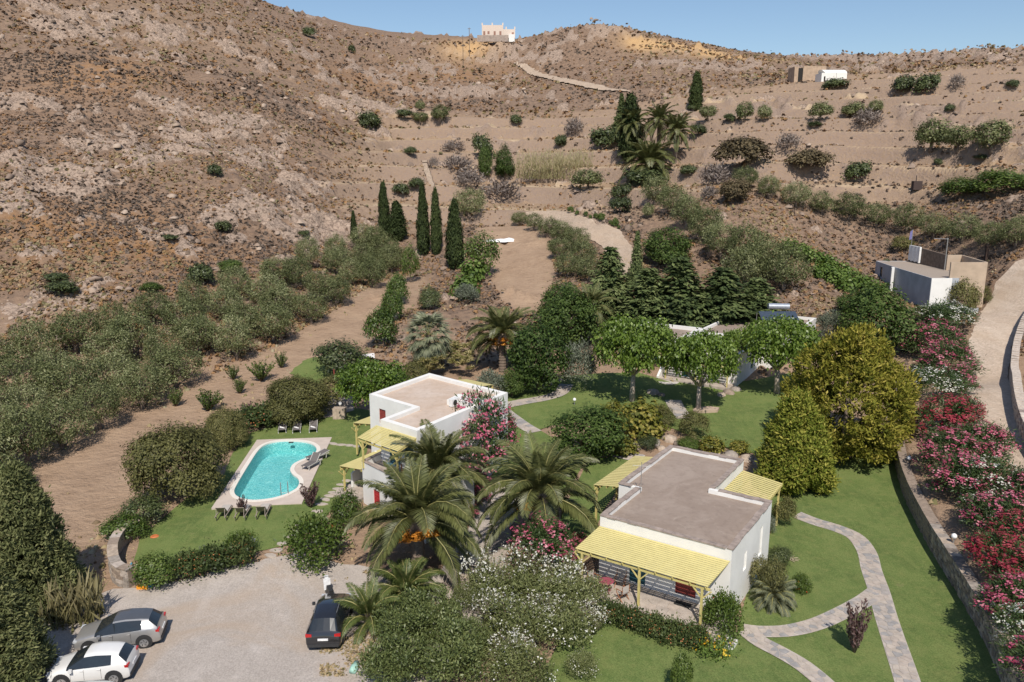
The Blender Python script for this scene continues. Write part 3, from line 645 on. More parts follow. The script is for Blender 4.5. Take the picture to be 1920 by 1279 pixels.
def sprouts(seed, n, W, H, mat, L=.2, Wd=.09):
    """upright young shrub: rods thick with leaves"""
    r = random.Random(seed); rr = np.random.default_rng(seed); b = MB(); Ps, Ns, Ts = [], [], []
    for k in range(n):
        a = r.uniform(0, 2*pi); q = r.random()**.6; e = Vector((cos(a)*W*.5*q, sin(a)*W*.5*q, H*r.uniform(.6, 1)*(1-.25*q)))
        b.tube([(0, 0, -.1), e*.5+Vector((cos(a), sin(a), 0))*.05, e], [.03, .02, .008], 4)
        m_ = 46; tt = rr.uniform(.2, 1.03, m_)[:, None]; P = np.array(e)[None]*tt+unit(m_, rr)*.09
        Ps.append(P); Ns.append(unit(m_, rr)+np.array((0, 0, .5))); Ts.append(unit(m_, rr)*.7+np.array((cos(a)*.4, sin(a)*.4, .7)))
    P, N, T = map(np.concatenate, (Ps, Ns, Ts)); N /= np.linalg.norm(N, axis=1)[:, None]
    V, F = diamonds(P, N, T, L*(.7+.6*rr.random(len(P))), Wd*(.7+.6*rr.random(len(P))))
    return [('trunk', b.mesh('trunk', BARK, True)), ('crown', quick_mesh('crown', V, F, mat, v=np.repeat(rr.random(len(P)), 4)))]
kind('sapling_shrub', 2.4, 2.4, [sprouts(300+k, 34, 2.4, 2.4, LUSH) for k in range(3)])
kind('purple_plum', 1.6, 2.6, [sprouts(310+k, 26, 1.6, 2.6, PURP) for k in range(2)])
def cypress(seed, W, H, mat, nn=900, per=9, L=.42, Wd=.12):
    r = np.random.default_rng(seed); n_ = nn; z = H*r.random(n_)**.9; a = r.random(n_)*2*pi
    prof = np.sin(np.clip(z/H, 0, 1)**.62*pi)**.55*(1-.25*z/H); rad = W*.5*prof*(.62+.6*vn(a*1.5, z*1.3, seed))
    C = np.stack([np.cos(a)*rad, np.sin(a)*rad, z+.15], -1); cv = r.random(n_)*.5
    P = np.repeat(C, per, 0)+r.normal(size=(n_*per, 3))*np.array((.12, .12, .25)); D = np.repeat(np.stack([np.cos(a), np.sin(a), a*0+.2], -1), per, 0)
    N = D*.9+unit(len(P), r)*.6; N /= np.linalg.norm(N, axis=1)[:, None]; T = np.array((0, 0, 1.0))+D*.35+unit(len(P), r)*.25
    V, F = diamonds(P, N, T, L*(.7+.6*r.random(len(P))), Wd*(.7+.6*r.random(len(P))))
    return [('trunk', MB().tube([(0, 0, -.2), (0, 0, H*.8)], [W*.1, .03], 7).mesh('trunk', BARK, True)), ('crown', quick_mesh('crown', V, F, mat, v=np.repeat(np.clip(np.repeat(cv, per)+.5*r.random(len(P)), 0, 1), 4)))]
kind('cypress', 2.0, 9.0, [cypress(320+k, 2.0, 9.0, CYP) for k in range(3)])
def conifer(seed, W, H, mat, tiers=13, per=14, L=.45, Wd=.12, mn=5):
    """layered conifer: drooping boughs in whorls carrying flat sprays"""
    r = np.random.default_rng(seed); b = MB(); b.tube([(0, 0, -.3), (0, 0, H*.97)], [W*.035+.06, .02], 7); Ps, Ds, cvs = [], [], []
    for k in range(tiers):
        f = (k+.3)/tiers; z = H*(.06+.92*f); Rr = W*.5*(1-f)**.8*(.85+.3*r.random())+.15; m_ = max(mn, int(11*(1-f)+4)); a0 = r.random()*6
        for j in range(m_):
            a = a0+2*pi*j/m_+r.uniform(-.25, .25); ln = Rr*r.uniform(.7, 1.1); d = np.array((cos(a), sin(a), 0.0))
            s_ = np.linspace(.15, 1, max(3, int(ln/.35))); cv = r.random()*.55
            for q in s_:
                c = d*ln*q+np.array((0, 0, z+ln*(.28*q-.34*q*q)))
                w_ = .16+.26*ln*(1-q)**.5*q*1.6; P = c+r.normal(size=(per//2, 3))*np.array((w_, w_, .09)); Ps.append(P)
                Ds.append(np.repeat(d[None]+np.array((0, 0, .15)), len(P), 0)); cvs.append(np.full(len(P), cv))
    P, D, cv = map(np.concatenate, (Ps, Ds, cvs))
    N = np.array((0, 0, .9))+D*.35+unit(len(P), r)*.55; N /= np.linalg.norm(N, axis=1)[:, None]; T = D+unit(len(P), r)*.6
    V, F = diamonds(P, N, T, L*(.7+.6*r.random(len(P))), Wd*(.7+.7*r.random(len(P)))); V[:, 2] = np.maximum(V[:, 2], .03)
    return [('trunk', b.mesh('trunk', BARK, True)), ('crown', quick_mesh('crown', V, F, mat, v=np.repeat(np.clip(cv+.45*r.random(len(P)), 0, 1), 4)))]
kind('conifer', 5.6, 8.0, [conifer(330+k, 5.6, 8.0, CONI, 19, 30, .46, .2, 8) for k in range(3)])
kind('juniper', 7.0, 9.0, [conifer(340+k, 7.0, 9.0, CONO, 17, 26, .36, .13, 7) for k in range(2)])
def flowered(seed, W, H, leaf, flower, core=True, nl=330, nf=150, fper=7, fs=.11, fcr=.2, n=10, L=.24, Wd=.055, fbias=.0, per=16):
    bl = lumps(seed, n, W, H, -.1, core=core)
    c1 = crown(seed, bl, nl, per, .42, L, Wd, .5, .5, .8, 'out', low=-.35)
    c2 = crown(seed+1, [(x, y, z, a*1.08, b_*1.08, c_*1.1) for x, y, z, a, b_, c_ in bl], nf, fper, fcr, fs*1.3, fs, .7, .7, .5, low=-.1, shell=.06, bias=fbias)
    return [('foliage', lm('foliage', c1, leaf)), ('flowers', lm('flowers', c2, flower))]
kind('pink_oleander', 3.6, 3.4, [flowered(350+k, 3.6, 3.4, OLEA, PINK, nl=380, nf=170, fper=9, per=17) for k in range(3)])
kind('red_oleander', 3.6, 3.2, [flowered(360+k, 3.6, 3.2, OLEA, REDF, nf=300, fper=9) for k in range(2)])
kind('white_oleander', 3.6, 3.2, [flowered(370+k, 3.6, 3.2, OLEA, WHITEF, nf=150, fper=6, fs=.09) for k in range(2)])
kind('orange_hedge', 2.2, 1.3, [flowered(380+k, 2.2, 1.3, leafM('lantana_leaf', [(.03, .048, .014), (.06, .085, .026), (.095, .125, .04), (.14, .17, .06)]), leafM('rust_flower', [(.30, .10, .04), (.42, .16, .06), (.55, .22, .1), (.6, .3, .2)], .7, .2, .1), nl=200, nf=55, fper=3, fs=.07, n=7, L=.17, Wd=.1) for k in range(3)])
kind('hibiscus', 2.4, 2.0, [flowered(390+k, 2.4, 2.0, LUSH, SCARL, nl=420, nf=9, fper=4, fs=.12, fcr=.08, n=8, L=.13, Wd=.08) for k in range(2)])
kind('yellow_flowers', 1.6, .6, [flowered(396, 1.6, .6, VINE, YELF, nl=90, nf=45, fper=4, fs=.09, n=6, L=.14, Wd=.07)])
def reeds(seed, W, D_, H, nst, mat):
    r = np.random.default_rng(seed); x = r.uniform(-W/2, W/2, nst); y = r.uniform(-D_/2, D_/2, nst); m_ = (2*x/W)**2+(2*y/D_)**2 < 1; x, y = x[m_], y[m_]; k = np.repeat(np.arange(len(x)), 7)
    hh = H*(.7+.4*r.random(len(x))); q = r.random(len(k)); ln = unit(len(k), r)*.35; P = np.stack([x[k]+ln[:, 0]*q, y[k]+ln[:, 1]*q, hh[k]*q], -1)
    T = np.array((0, 0, 1.0))+unit(len(k), r)*.45; N = unit(len(k), r); N[:, 2] *= .3; N /= np.linalg.norm(N, axis=1)[:, None]
    V, F = diamonds(P, N, T, .9+.5*r.random(len(k)), .10+.05*r.random(len(k))); V[:, 2] = np.maximum(V[:, 2], 0)
    return quick_mesh('canes', V, F, mat, v=np.repeat(np.clip(.25+.5*q+.25*r.random(len(k)), 0, 1), 4))

def sc_at(g): return FPX/ (g[1]*CP + (CAMH-g[2])*SP)            # photo pixels per metre there
CNT = {}
def plant(k, px, py, w, label, cat, group=None, h=None, obj='tree', g=None, rz=None, sx=1.0):
    """k kind, base pixel, width in photo pixels (h: height in photo pixels)"""
    g = ground(px, py) if g is None else g; s = sc_at(g); W0, H0, var = KIND[k]; i = CNT.get(k, 0); CNT[k] = i+1
    wm = w/s; hm = wm*H0/W0 if h is None else h/s/.97
    e = thing(obj, label, cat, g, rnd.uniform(0, 6.28) if rz is None else rz, group); e.scale = (wm/W0*sx, wm/W0, hm/H0)
    for nm, me in var[i % len(var)]:
        o_ = link(nm, me, e)
        if nm in ('flowers', 'crown', 'foliage'): o_['kind'] = 'stuff'
    return e
ORD = ['first','second','third','fourth','fifth','sixth','seventh','eighth','ninth','tenth','eleventh','twelfth','thirteenth','fourteenth','fifteenth','sixteenth','seventeenth','eighteenth','nineteenth','twentieth']

# --- olive grove on the left: rows run away from the viewer along the tilled field
LO = [(-40,905),(45,868),(113,838),(193,800),(265,762),(344,722),(430,678),(509,641),(578,606),(640,572),(700,538),(735,512)]
UP = [(-40,722),(30,700),(110,672),(190,645),(265,618),(345,592),(425,568),(500,540),(560,515),(620,494),(668,478),(705,470)]
LOW = [ground(*p) for p in LO]; UPW = [ground(*p) for p in UP]; ROWS = 4
rown = ['front row by the tilled field', 'second row from the field', 'third row from the field', 'back row under the slope']
for rr_ in range(ROWS):
    f = rr_/(ROWS-1); tot = 12
    for j in range(tot):
        q = min(10.99, j*11/(tot-1)+(.35 if rr_ % 2 else 0)); i = int(q); u = q-i
        a = LOW[i]*(1-u)+LOW[i+1]*u; b_ = UPW[i]*(1-u)+UPW[i+1]*u; c = a*(1-f)+b_*f
        c = c+np.array((rnd.uniform(-.7, .7), rnd.uniform(-.7, .7), 0)); c[2] = height(c[0], c[1])
        plant('olive', 0, 0, sc_at(c)*rnd.uniform(4.3, 6.3), 'olive tree of the left grove, %s, %s from left' % (rown[rr_], ORD[j]), 'tree', 'olive trees of the left grove', g=c, obj='olive_tree', h=sc_at(c)*rnd.uniform(4.2, 5.6))
def line(kd, pts, label, cat, group, obj, hf=None, j0=0):
    for j, (x, y, w) in enumerate(pts): plant(kd, x, y, w, label % ORD[j+j0] if '%s' in label else label, cat, group, obj=obj, h=None if hf is None else w*hf)
line('olive', [(1398,356,52),(1440,372,50),(1492,390,58),(1540,402,52),(1590,414,62),(1643,428,58),(1698,436,64),(1750,448,58),(1803,456,66),(1853,466,60),(1903,466,74)], 'olive tree in the long right hand row, %s from its left end', 'tree', 'olives of the right hand row', 'olive_tree', .88)
line('olive', [(1228,386,60),(1262,404,64),(1290,428,68),(1322,455,72),(1350,488,80),(1395,500,86),(1432,525,92),(1470,545,100),(1395,545,92)], 'olive tree in the diagonal middle row, %s from its far end', 'tree', 'olives of the diagonal row', 'olive_tree', .95)
line('olive', [(972,424,34),(1000,432,40),(1030,444,46),(1055,455,50),(1080,470,54),(1048,486,50),(1092,500,60),(1065,520,58),(1105,528,60)], 'pale olive tree in the strip right of the bare field, %s going down', 'tree', 'olives right of the bare field', 'olive_tree', .85)
line('far_olive', [(1340,300,0)][:0], '%s', '', '', '')
FAR = [('far_olive',1745,282,72,58,'largest dark olive tree at the left of three on the right terrace'),('far_olive',1795,284,60,50,'middle olive tree of three on the right terrace'),('far_olive',1858,286,78,60,'spreading olive tree at the right of three on the right terrace'),
 ('far_olive',1538,224,50,34,'lone round olive tree on the middle terrace'),('far_olive',1396,228,38,36,'olive tree left of a close pair on the middle terrace'),('far_olive',1432,228,32,32,'olive tree right of a close pair on the middle terrace'),
 ('far_olive',1327,226,38,28,'olive tree beside the tall dark tree on the terrace'),('far_olive',1600,222,52,32,'dark olive clump on the terrace right of the lone olive'),('far_olive',1640,212,34,24,'small olive behind the dark olive clump on the terrace'),
 ('far_greyshrub',1628,236,50,26,'grey bush in front of the dark olive clump'),('far_shrub',1692,178,44,34,'left of two round bushes on the slope right of the white chapel'),('far_shrub',1737,176,52,36,'right of two round bushes on the slope right of the white chapel'),('far_greyshrub',1793,166,32,22,'greyish round bush right of the two dark bushes'),
 ('far_shrub',1564,168,50,20,'low green bush in front of the white chapel'),('far_shrub',1898,164,26,14,'small green bush at the right edge of the upper slope'),('far_shrub',1840,300,30,10,'flat shrub under the right terrace olives'),('far_shrub',1309,254,36,20,'round green bush on the terrace below the tall dark tree'),
 ('far_shrub',1368,228,26,14,'low bush left of the pair of olives'),('far_shrub',1528,238,28,10,'low flat green bush under the lone olive'),('far_shrub',1296,208,18,10,'dark low bush at the foot of the tall tree'),
 ('far_bronze',1390,310,115,52,'wide dark brown-green bush on the third terrace'),('far_bronze',1516,324,90,44,'round brown-green bush right of the widest one'),('far_greyshrub',1480,278,50,24,'grey twiggy bush beside the wide brown bush'),('far_shrub',1608,338,54,34,'sparse green tree on the lowest terrace above the olive row'),
 ('far_bronze',1376,380,66,44,'brown-green bush at the head of the right olive row'),('far_greyshrub',1340,346,60,34,'grey bush on the bank above the palms'),('far_shrub',1290,328,36,18,'small dark bush on the bank above the palms'),('far_greyshrub',1330,372,36,20,'small grey bush below the bank'),
 ('far_shrub',694,242,44,32,'dark bush at the foot of the left hill, left of the olives'),('far_olive',826,230,40,34,'largest dark tree of the cluster at the foot of the left hill'),('far_olive',788,232,34,22,'middle tree of the cluster at the foot of the left hill'),('far_olive',788,208,22,20,'smallest tree above the cluster at the foot of the left hill'),
 ('far_shrub',760,222,36,16,'low bush beside the cluster at the foot of the left hill'),('far_greyshrub',852,284,44,18,'grey bush below the straw field'),('far_shrub',904,298,44,44,'dark pointed bush left of the pines below the straw field'),('far_greyshrub',1078,252,38,26,'pale leafless bush above the reed bed'),
 ('far_shrub',1052,278,24,24,'small dark bush above the reed bed'),('far_shrub',1121,262,30,16,'green bush right of the pale leafless one'),('far_shrub',968,236,24,20,'small bush alone on the terrace above the reeds'),('far_shrub',580,70,30,18,'lone green tree high on the left ridge slope'),
 ('far_shrub',660,100,16,14,'tiny tree right of the lone green tree on the ridge'),('far_shrub',378,530,52,36,'round dark green bush above the olive grove'),('lush_shrub',432,510,54,24,'bright green low bush right of the round dark one'),('lush_shrub',284,546,44,18,'small yellow-green bush on the hillside above the grove'),
 ('far_shrub',106,528,50,16,'flat olive green bush on the left slope'),('far_shrub',420,438,36,24,'dark bush below the pale slab of rock'),('far_shrub',120,552,60,26,'dark grey-green bush just above the left end of the grove'),('far_shrub',404,330,30,22,'yellowish reed tuft on the middle of the left slope'),
 ('far_shrub',318,450,32,10,'low green mat on the rust coloured patch'),('far_shrub',570,442,26,10,'low green mat below the small dark bush'),('far_shrub',780,354,34,20,'dark bush beside the broken stone wall'),('far_shrub',752,364,36,20,'wide dark bush left of the broken stone wall'),
 ('far_shrub',770,292,26,16,'dark bush above the broken stone wall'),('far_greyshrub',812,316,20,18,'grey bush right of the broken stone wall'),('far_greyshrub',940,376,70,34,'dense grey bush above the bare field'),('far_greyshrub',880,350,60,26,'grey thicket in the hollow left of the pines'),
 ('far_greyshrub',860,322,60,26,'dry brush in the hollow below the straw field'),('olive',880,410,70,0,'pale young olive thicket behind the cypresses'),('far_olive',1165,350,0,0,''),('far_shrub',1165,372,46,26,'green bush on the bank left of the diagonal olive row'),
 ('far_shrub',1165,400,44,30,'rounded green bush lower on the bank left of the diagonal olive row'),('far_olive',1102,354,70,36,'wide dark olive in front of the reed bed'),('far_olive',1215,410,26,30,'thin young tree on the bank beside the diagonal row'),
 ('far_shrub',1140,280,70,40,'bushy green growth left of the tall date palms'),('far_shrub',1210,350,80,30,'dark growth at the foot of the skirted palm'),('far_greyshrub',1302,470,40,20,''),('lush_shrub',1876,360,120,42,'large green bush at the right edge beyond the terraces'),('lush_shrub',1800,366,80,34,'green bush left of the large one at the right edge'),
 ('bronze_shrub',1690,470,46,30,'dry bush behind the flag on the small flat roofed building'),('shrub',1661,510,24,26,'small dark bush left of the small flat roofed building'),('far_shrub',1597,268,0,0,''),('far_shrub',1758,310,18,12,'tiny green bush on the red earth bank'),('far_shrub',1780,210,20,14,'small bush on the slope above the three olives')]
for kd, x, y, w, h, lb in FAR:
    if w and lb: plant(kd, x, y, w, lb, 'tree' if 'olive' in kd else 'bush', obj='olive_tree' if 'olive' in kd else 'bush', h=h or None)
line('lush_shrub', [(1070,400,14),(1082,404,10),(1098,406,10),(1107,410,8),(1117,411,12),(1127,415,16),(1144,421,8),(1153,424,16),(1160,430,8)], 'little green orchard shrub on the bend of the farm track, %s from the left', 'bush', 'orchard shrubs on the track bend', 'young_shrub', 1.0)
# tall slim trees
for x, y, w, h, lb, m_ in [(721,443,22,92,'slim dark cypress at the left of the group with a fork','cypress'),(745,450,34,66,'ragged cypress leaning beside the slim one','cypress'),(794,476,24,118,'tallest dark cypress, left one of the tight pair','cypress'),(818,476,22,110,'dark cypress, right one of the tight pair','cypress'),
    (853,504,32,118,'lone pointed cypress right of the tight pair','cypress'),(664,448,12,48,'thin small cypress above the back of the olive grove','cypress'),(1304,206,26,62,'tall dark tree with a rounded crown and bare trunk on the terrace','cypress'),(1180,300,44,110,'dark tall cypress mass left of the date palms','cypress'),(1164,245,30,66,'dark wind bent pine above the date palms','conifer')]:
    plant(m_, x, y, w, lb, 'tree', obj='cypress_tree' if m_ == 'cypress' else 'pine_tree', h=h)
for x, y, w, h, lb in [(910,335,30,66,'dark crooked pine left of the reed bed'),(946,335,44,66,'dark spreading pine touching the reed bed')]:
    plant('dark_tree', x, y, w, lb, 'tree', obj='pine_tree', h=h)
for x, y, w, h, lb in [(1142,600,104,136,'tall narrow dark conifer with a bare tipped spire, leftmost of the conifers'),(1215,615,130,112,'dark spreading conifer second from the left behind the house'),(1272,618,150,136,'broad dark conifer in the middle behind the house'),
    (1350,622,150,120,'broad dark conifer behind the house roof'),(1415,612,120,90,'dark conifer at the right end of the row behind the house'),(1192,545,34,110,'slim green conifer beside the bend of the farm track')]:
    plant('conifer', x, y, w, lb, 'tree', 'conifers behind the far house', obj='conifer_tree', h=h)
for x, y, w, h, lb, kd in [(1250,500,100,80,'round dark green tree beyond the conifers','dark_tree'),(1010,735,130,150,'big dense dark green tree behind the middle lawn','dark_tree'),(1065,650,120,120,'big dark green tree behind the silver shrub','dark_tree'),
    (1050,610,90,90,'dark green tree in front of the bare field','dark_tree'),(1640,660,150,135,'large glossy green tree right of the far house','dark_tree'),(905,520,80,84,'dense green fruit tree left of the bare field','fruit_tree'),
    (770,530,40,70,'thin green fruit tree on the pebbly strip','fruit_tree'),(1600,590,70,50,'leafy tree in front of the small flat roofed building','dark_tree'),(960,745,60,60,'dark tree under the date palm with orange fruit','dark_tree')]:
    plant(kd, x, y, w, lb, 'tree', obj='broadleaf_tree', h=h)
MID = [('big_bronze',335,935,190,150,'huge rounded bronze-green bush beside the pool deck'),('big_bronze',425,838,90,78,'smaller bronze-green bush behind the huge one by the pool'),('shrub',590,700,0,0,''),('shrub',640,705,110,70,'wide dark carob bush behind the pool lawn'),
 ('big_bronze',560,790,130,90,'olive-brown tree hanging over the sitting place'),('bronze_shrub',630,760,90,60,'yellowish tree right of the sitting place'),('shrub',535,772,70,40,'dark hedge bush behind the grey loungers'),('orange_hedge',470,805,80,40,'flowering bush left behind the grey loungers'),('orange_hedge',505,792,70,36,'flowering bush directly behind the grey loungers'),
 ('shrub',270,985,90,60,'dark green bush with orange flowers at the left corner of the lawn'),('lush_shrub',235,1010,90,50,'dark hedge plant above the stone wall'),('lush_shrub',293,1100,82,66,'big light green bush at the left of the gravel hedge'),('orange_hedge',352,1082,70,46,'left hedge bush dotted with orange flowers by the gravel'),('orange_hedge',400,1070,74,46,'middle hedge bush dotted with orange flowers by the gravel'),
 ('orange_hedge',450,1058,64,44,'right hedge bush dotted with orange flowers by the gravel'),('hibiscus',452,1040,60,44,'red flowering bush beside the globe lamp'),('hibiscus',590,1055,110,92,'tall green bush with a red flower beside the stepping stones'),('lush_shrub',652,985,66,72,'bright feathery green bush below the terrace house'),
 ('lush_shrub',1,1,0,0,''),('purple_plum',583,952,40,60,'purple leaved shrub right of the pool ladder'),('purple_plum',455,968,22,46,'purple young plum in front of the middle wooden lounger'),('purple_plum',470,785,34,38,'purple leaved shrub left of the grey loungers'),
 ('silver_shrub',918,748,70,54,'grey-green olive bush topping the pink oleander'),('silver_shrub',1085,735,76,100,'tall silver-grey shrub beside the left mulberry'),('yellow_shrub',1200,818,90,66,'yellow-green shrub in the middle bed'),('yellow_shrub',1335,852,50,34,'small yellow-green shrub above the near roof'),('shrub',1215,842,44,26,'small dark shrub among the rockery stones, left'),('lush_shrub',1292,846,52,28,'small green shrub among the rockery stones, right'),
 ('bronze_shrub',1240,800,60,44,'greyish shrub left of the flat boulder'),('bronze_shrub',1300,820,64,54,'greyish shrub right of the flat boulder path'),('dark_tree',1100,862,150,112,'big bright leaved fig tree in the middle bed'),('yellow_shrub',1150,800,50,46,'yellow variegated shrub behind the fig tree'),
 ('yellow_shrub',1170,850,60,30,'low shrub at the foot of the fig tree'),('bronze_shrub',1470,985,52,60,'mixed shrub at the back corner of the near house'),('bronze_shrub',1445,1130,60,90,'climbing shrub against the side wall of the near house'),('silver_shrub',1440,1000,30,36,'grey plant at the back corner of the near house'),
 ('hibiscus',1500,1110,40,34,'pink flowering plant beside the dwarf palm'),('hibiscus',1352,1190,76,84,'red hibiscus at the end of the porch'),('yellow_flowers',1335,1222,70,26,'yellow marigold patch under the hibiscus'),
 ('shrub',805,580,46,44,'dark round shrub on the pebbly strip'),('silver_shrub',875,570,50,40,'pale green shrub on the bank'),('lush_shrub',745,570,44,60,'dark tree thicket beside the dry field'),('lush_shrub',715,650,70,76,'lush fruit thicket at the edge of the dry field'),('lush_shrub',735,600,50,60,'lush fruit bush above the thicket'),
 ('vine',870,560,60,40,'pale green vine sprawling on the bank'),('vine',890,530,60,40,'pale green vine higher on the bank'),('far_greyshrub',600,540,0,0,''),('mulb',690,745,0,0,''),('bronze_shrub',780,720,60,50,'dull brown bush behind the white house'),('shrub',1450,860,0,0,''),
 ('silver_shrub',1555,640,50,60,'blue-grey conifer beside the far roof'),('bronze_shrub',1800,590,70,70,'dark feathery tamarisk at the corner of the small building'),('shrub',1760,610,60,40,'low green growth in front of the small building'),('bronze_shrub',1840,570,40,36,'dry bush at the road edge above the oleanders'),
 ('lush_shrub',1275,1300,46,90,'young orange tree cut by the bottom edge'),('shrub',1390,905,0,0,''),('yellow_shrub',1385,850,40,24,'shrub at the end of the rockery'),('shrub',30,915,70,50,'dark bush at the foot of the left conifer'),('vine',15,930,80,50,'light green bush at the left edge beyond the conifer')]
for kd, x, y, w, h, lb in MID:
    if w and lb: plant(kd, x, y, w, lb, 'tree' if ' tree' in lb and 'tree hang' not in lb else 'bush', obj='tree' if 'tree' in lb else 'bush', h=h)
for j, (x, y, w, h) in enumerate([(330,762,34,40),(390,770,58,44),(437,712,28,32),(450,738,30,34),(490,714,52,42),(528,690,26,36)]):
    plant('sapling_shrub', x, y, w, 'young fruit tree on the dry field, %s from the left of six' % ORD[j], 'tree', 'young fruit trees on the dry field', obj='young_fruit_tree', h=h)
# vineyard line behind the far house
for j, (x, y) in enumerate([(1480,478),(1505,486),(1530,496),(1552,508),(1575,520),(1598,532),(1620,545),(1640,556),(1540,520),(1565,534),(1588,548)]):
    plant('vine', x, y, 44, 'leafy vine left of the flat roofed outbuilding, %s down the row' % ORD[j], 'vine', 'vines of the vineyard row', obj='vine', h=26)
# the mulberries
def mulberry(seed, W, H, flat=.30):
    r = random.Random(seed); z = H*.70; bl = [(0, 0, z+.04*H, W*.36, W*.36, H*.25)]
    for k in range(12):
        a = 2*pi*k/12*1.7; q = r.uniform(.5, .78); bl.append((cos(a)*W*.5*q, sin(a)*W*.5*q, z+r.uniform(-.12, .06)*H, W*.2, W*.2, H*.21))
    return [('trunk', trunk_mesh(seed, H*.72, W*.035, 6, W*.3, BARKP, 9, .02, .48)), ('crown', lm('crown', crown(seed, bl, 900, 17, .5, .28, .19, .5, .35, .7, 'droop', shell=.25, low=-.6), MULB))]
kind('mulberry', 7.2, 6.2, [mulberry(400+k, 7.2, 6.2) for k in range(4)])
for x, y, w, h, lb in [(1185,752,136,150,'mulberry with an umbrella crown and forked trunk, left of three before the far house'),(1309,770,124,142,'mulberry with an umbrella crown, middle of three before the far house'),(1456,738,136,138,'wide mulberry at the right corner of the far house'),(1385,700,60,80,'small leafy mulberry between the far house and its wing')]:
    plant('mulberry', x, y, w, lb, 'tree', 'mulberries before the far house', obj='mulberry_tree', h=h)
plant('mulberry', 700, 790, 120, 'dense bright green tree against the back wall of the terrace house', 'tree', obj='broadleaf_tree', h=108)
# golden cypresses
def golden(seed, W, H, mat, n=26, pw=.9, core=True, L=.34, Wd=.12, es=1.0, nc=5200):
    r = random.Random(seed); bl = [(0, 0, H*.42, W*.36, W*.36, H*.40)] if core else [(0, 0, H*.4, W*.16, W*.16, H*.42)]
    for k in range(n):
        f = (k+.5)/n; z = H*(.08+.84*f); pr = (sin(min(1, (f*.8+.2))*pi))**.6 if pw > .95 else (1-f)**.55*.95
        a = k*2.4; e = W*.17*es*(.7+.5*pr)*r.uniform(.7, 1.25); q_ = max(0, W*.5*pr*r.uniform(.86, 1.1)-e*.7); bl.append((cos(a)*q_, sin(a)*q_, z+r.uniform(-.03, .03)*H, e, e, e*1.1))
    c = crown(seed, bl, nc, 15, .34, L, Wd, .9, .4, .6, 'out', shell=.3, low=-.95)
    return [('trunk', MB().tube([(0, 0, -.3), (0, 0, H*.6)], [.3, .08], 8).mesh('trunk', BARK, True)), ('crown', lm('crown', c, mat))]
kind('gold_round', 10.5, 10.5, [golden(411, 10.5, 10.5, GOLD, 30, 1)]); kind('gold_cone', 6.8, 8.4, [golden(412, 6.8, 8.4, GOLDG, 24, .8)])
kind('big_juniper', 6.4, 9.0, [golden(413, 6.4, 9.0, CONO, 46, .8, False, .30, .10, .78, 4200)])
plant('gold_round', 1580, 850, 235, 'huge rounded golden-bronze cypress', 'tree', obj='golden_cypress', h=225)
plant('gold_cone', 1488, 915, 150, 'smaller cone shaped lime-green cypress in front of the golden one', 'tree', obj='lime_cypress', h=185)
# near conifers at the lower left
for x, y, w, h, lb in [(62,1150,190,285,'tall dark juniper at the left edge beside the dry field'),(5,1290,200,240,'dark juniper in the lower left corner'),(120,1120,100,120,'low juniper growth leaning over the gravel')]:
    plant('big_juniper' if w > 150 else 'juniper', x, y, w, lb, 'tree', obj='juniper_tree', h=h)
REEDN = leafM('cane_leaf', [(.06, .07, .03), (.12, .12, .05), (.20, .18, .08), (.30, .26, .14)], .7, .3)
g = ground(1040, 336); e = tag(link('reed_bed', reeds(420, 20, 9, 7.0, 900, REED), None, g), 'tall pale straw coloured reed bed in the hollow', 'reeds', kind='thing')
g = ground(135, 1165); e = tag(link('cane_clump', reeds(421, 3.4, 2.2, 2.2, 120, REEDN), None, g), 'dry cane clump behind the silver car', 'canes')
g = ground(405, 332)
# --- oleander hedge along the garden wall and other oleanders
for j, (kd, x, y, w, h) in enumerate([('white_oleander',1760,618,90,56),('pink_oleander',1742,668,92,70),('pink_oleander',1768,712,96,72),('white_oleander',1748,752,96,66),('pink_oleander',1790,742,56,60),('red_oleander',1762,822,100,84),('red_oleander',1800,800,70,60),
      ('pink_oleander',1768,884,104,84),('pink_oleander',1830,862,100,74),('pink_oleander',1800,935,110,84),('white_oleander',1850,940,120,84),('pink_oleander',1868,1010,120,90),('white_oleander',1832,985,80,60),('red_oleander',1905,1048,120,92),('red_oleander',1862,1078,110,84),
      ('pink_oleander',1925,960,100,84),('red_oleander',1930,1120,130,96),('pink_oleander',1892,1165,110,90),('white_oleander',1925,1225,110,96),('pink_oleander',1960,1290,140,100)]):
    col_ = {'w': 'white', 'p': 'pink', 'r': 'dark red'}[kd[0]]
    plant(kd, x+6, y, w*1.22, '%s oleander in the hedge by the road, %s from far end' % (col_, ORD[j]), 'oleander', 'oleander hedge beside the dirt road', obj='oleander', h=h)
for kd, x, y, w, h, lb in [('pink_oleander',900,900,150,170,'tall pink oleander against the side of the terrace house'),('white_oleander',880,790,90,70,'white oleander behind the pink one at the terrace house'),('pink_oleander',858,856,90,92,'pink oleander reaching over the side wall of the terrace house'),('pink_oleander',930,850,90,100,'pink oleander spilling toward the middle lawn'),
    ('pink_oleander',1015,1078,140,120,'pink oleander under the right hand date palm'),('pink_oleander',890,945,80,70,'low pink oleander below the tall one at the terrace house'),('pink_oleander',880,975,40,34,'small pink oleander beside the driveway'),('pink_oleander',1085,1040,50,44,'pink oleander at the left corner of the near house'),('pink_oleander',1200,615,50,30,'red-pink oleander behind the far house')]:
    plant(kd, x, y, w, lb, 'oleander', obj='oleander', h=h)
PW = [flowered(430+k, 3.4, 2.6, OLEP, WHITEF, core=False, nl=380, nf=60, fper=4, fs=.07, fcr=.3, n=15, L=.16, Wd=.055, per=20) for k in range(3)]
kind('pale_oleander', 3.4, 2.6, PW)
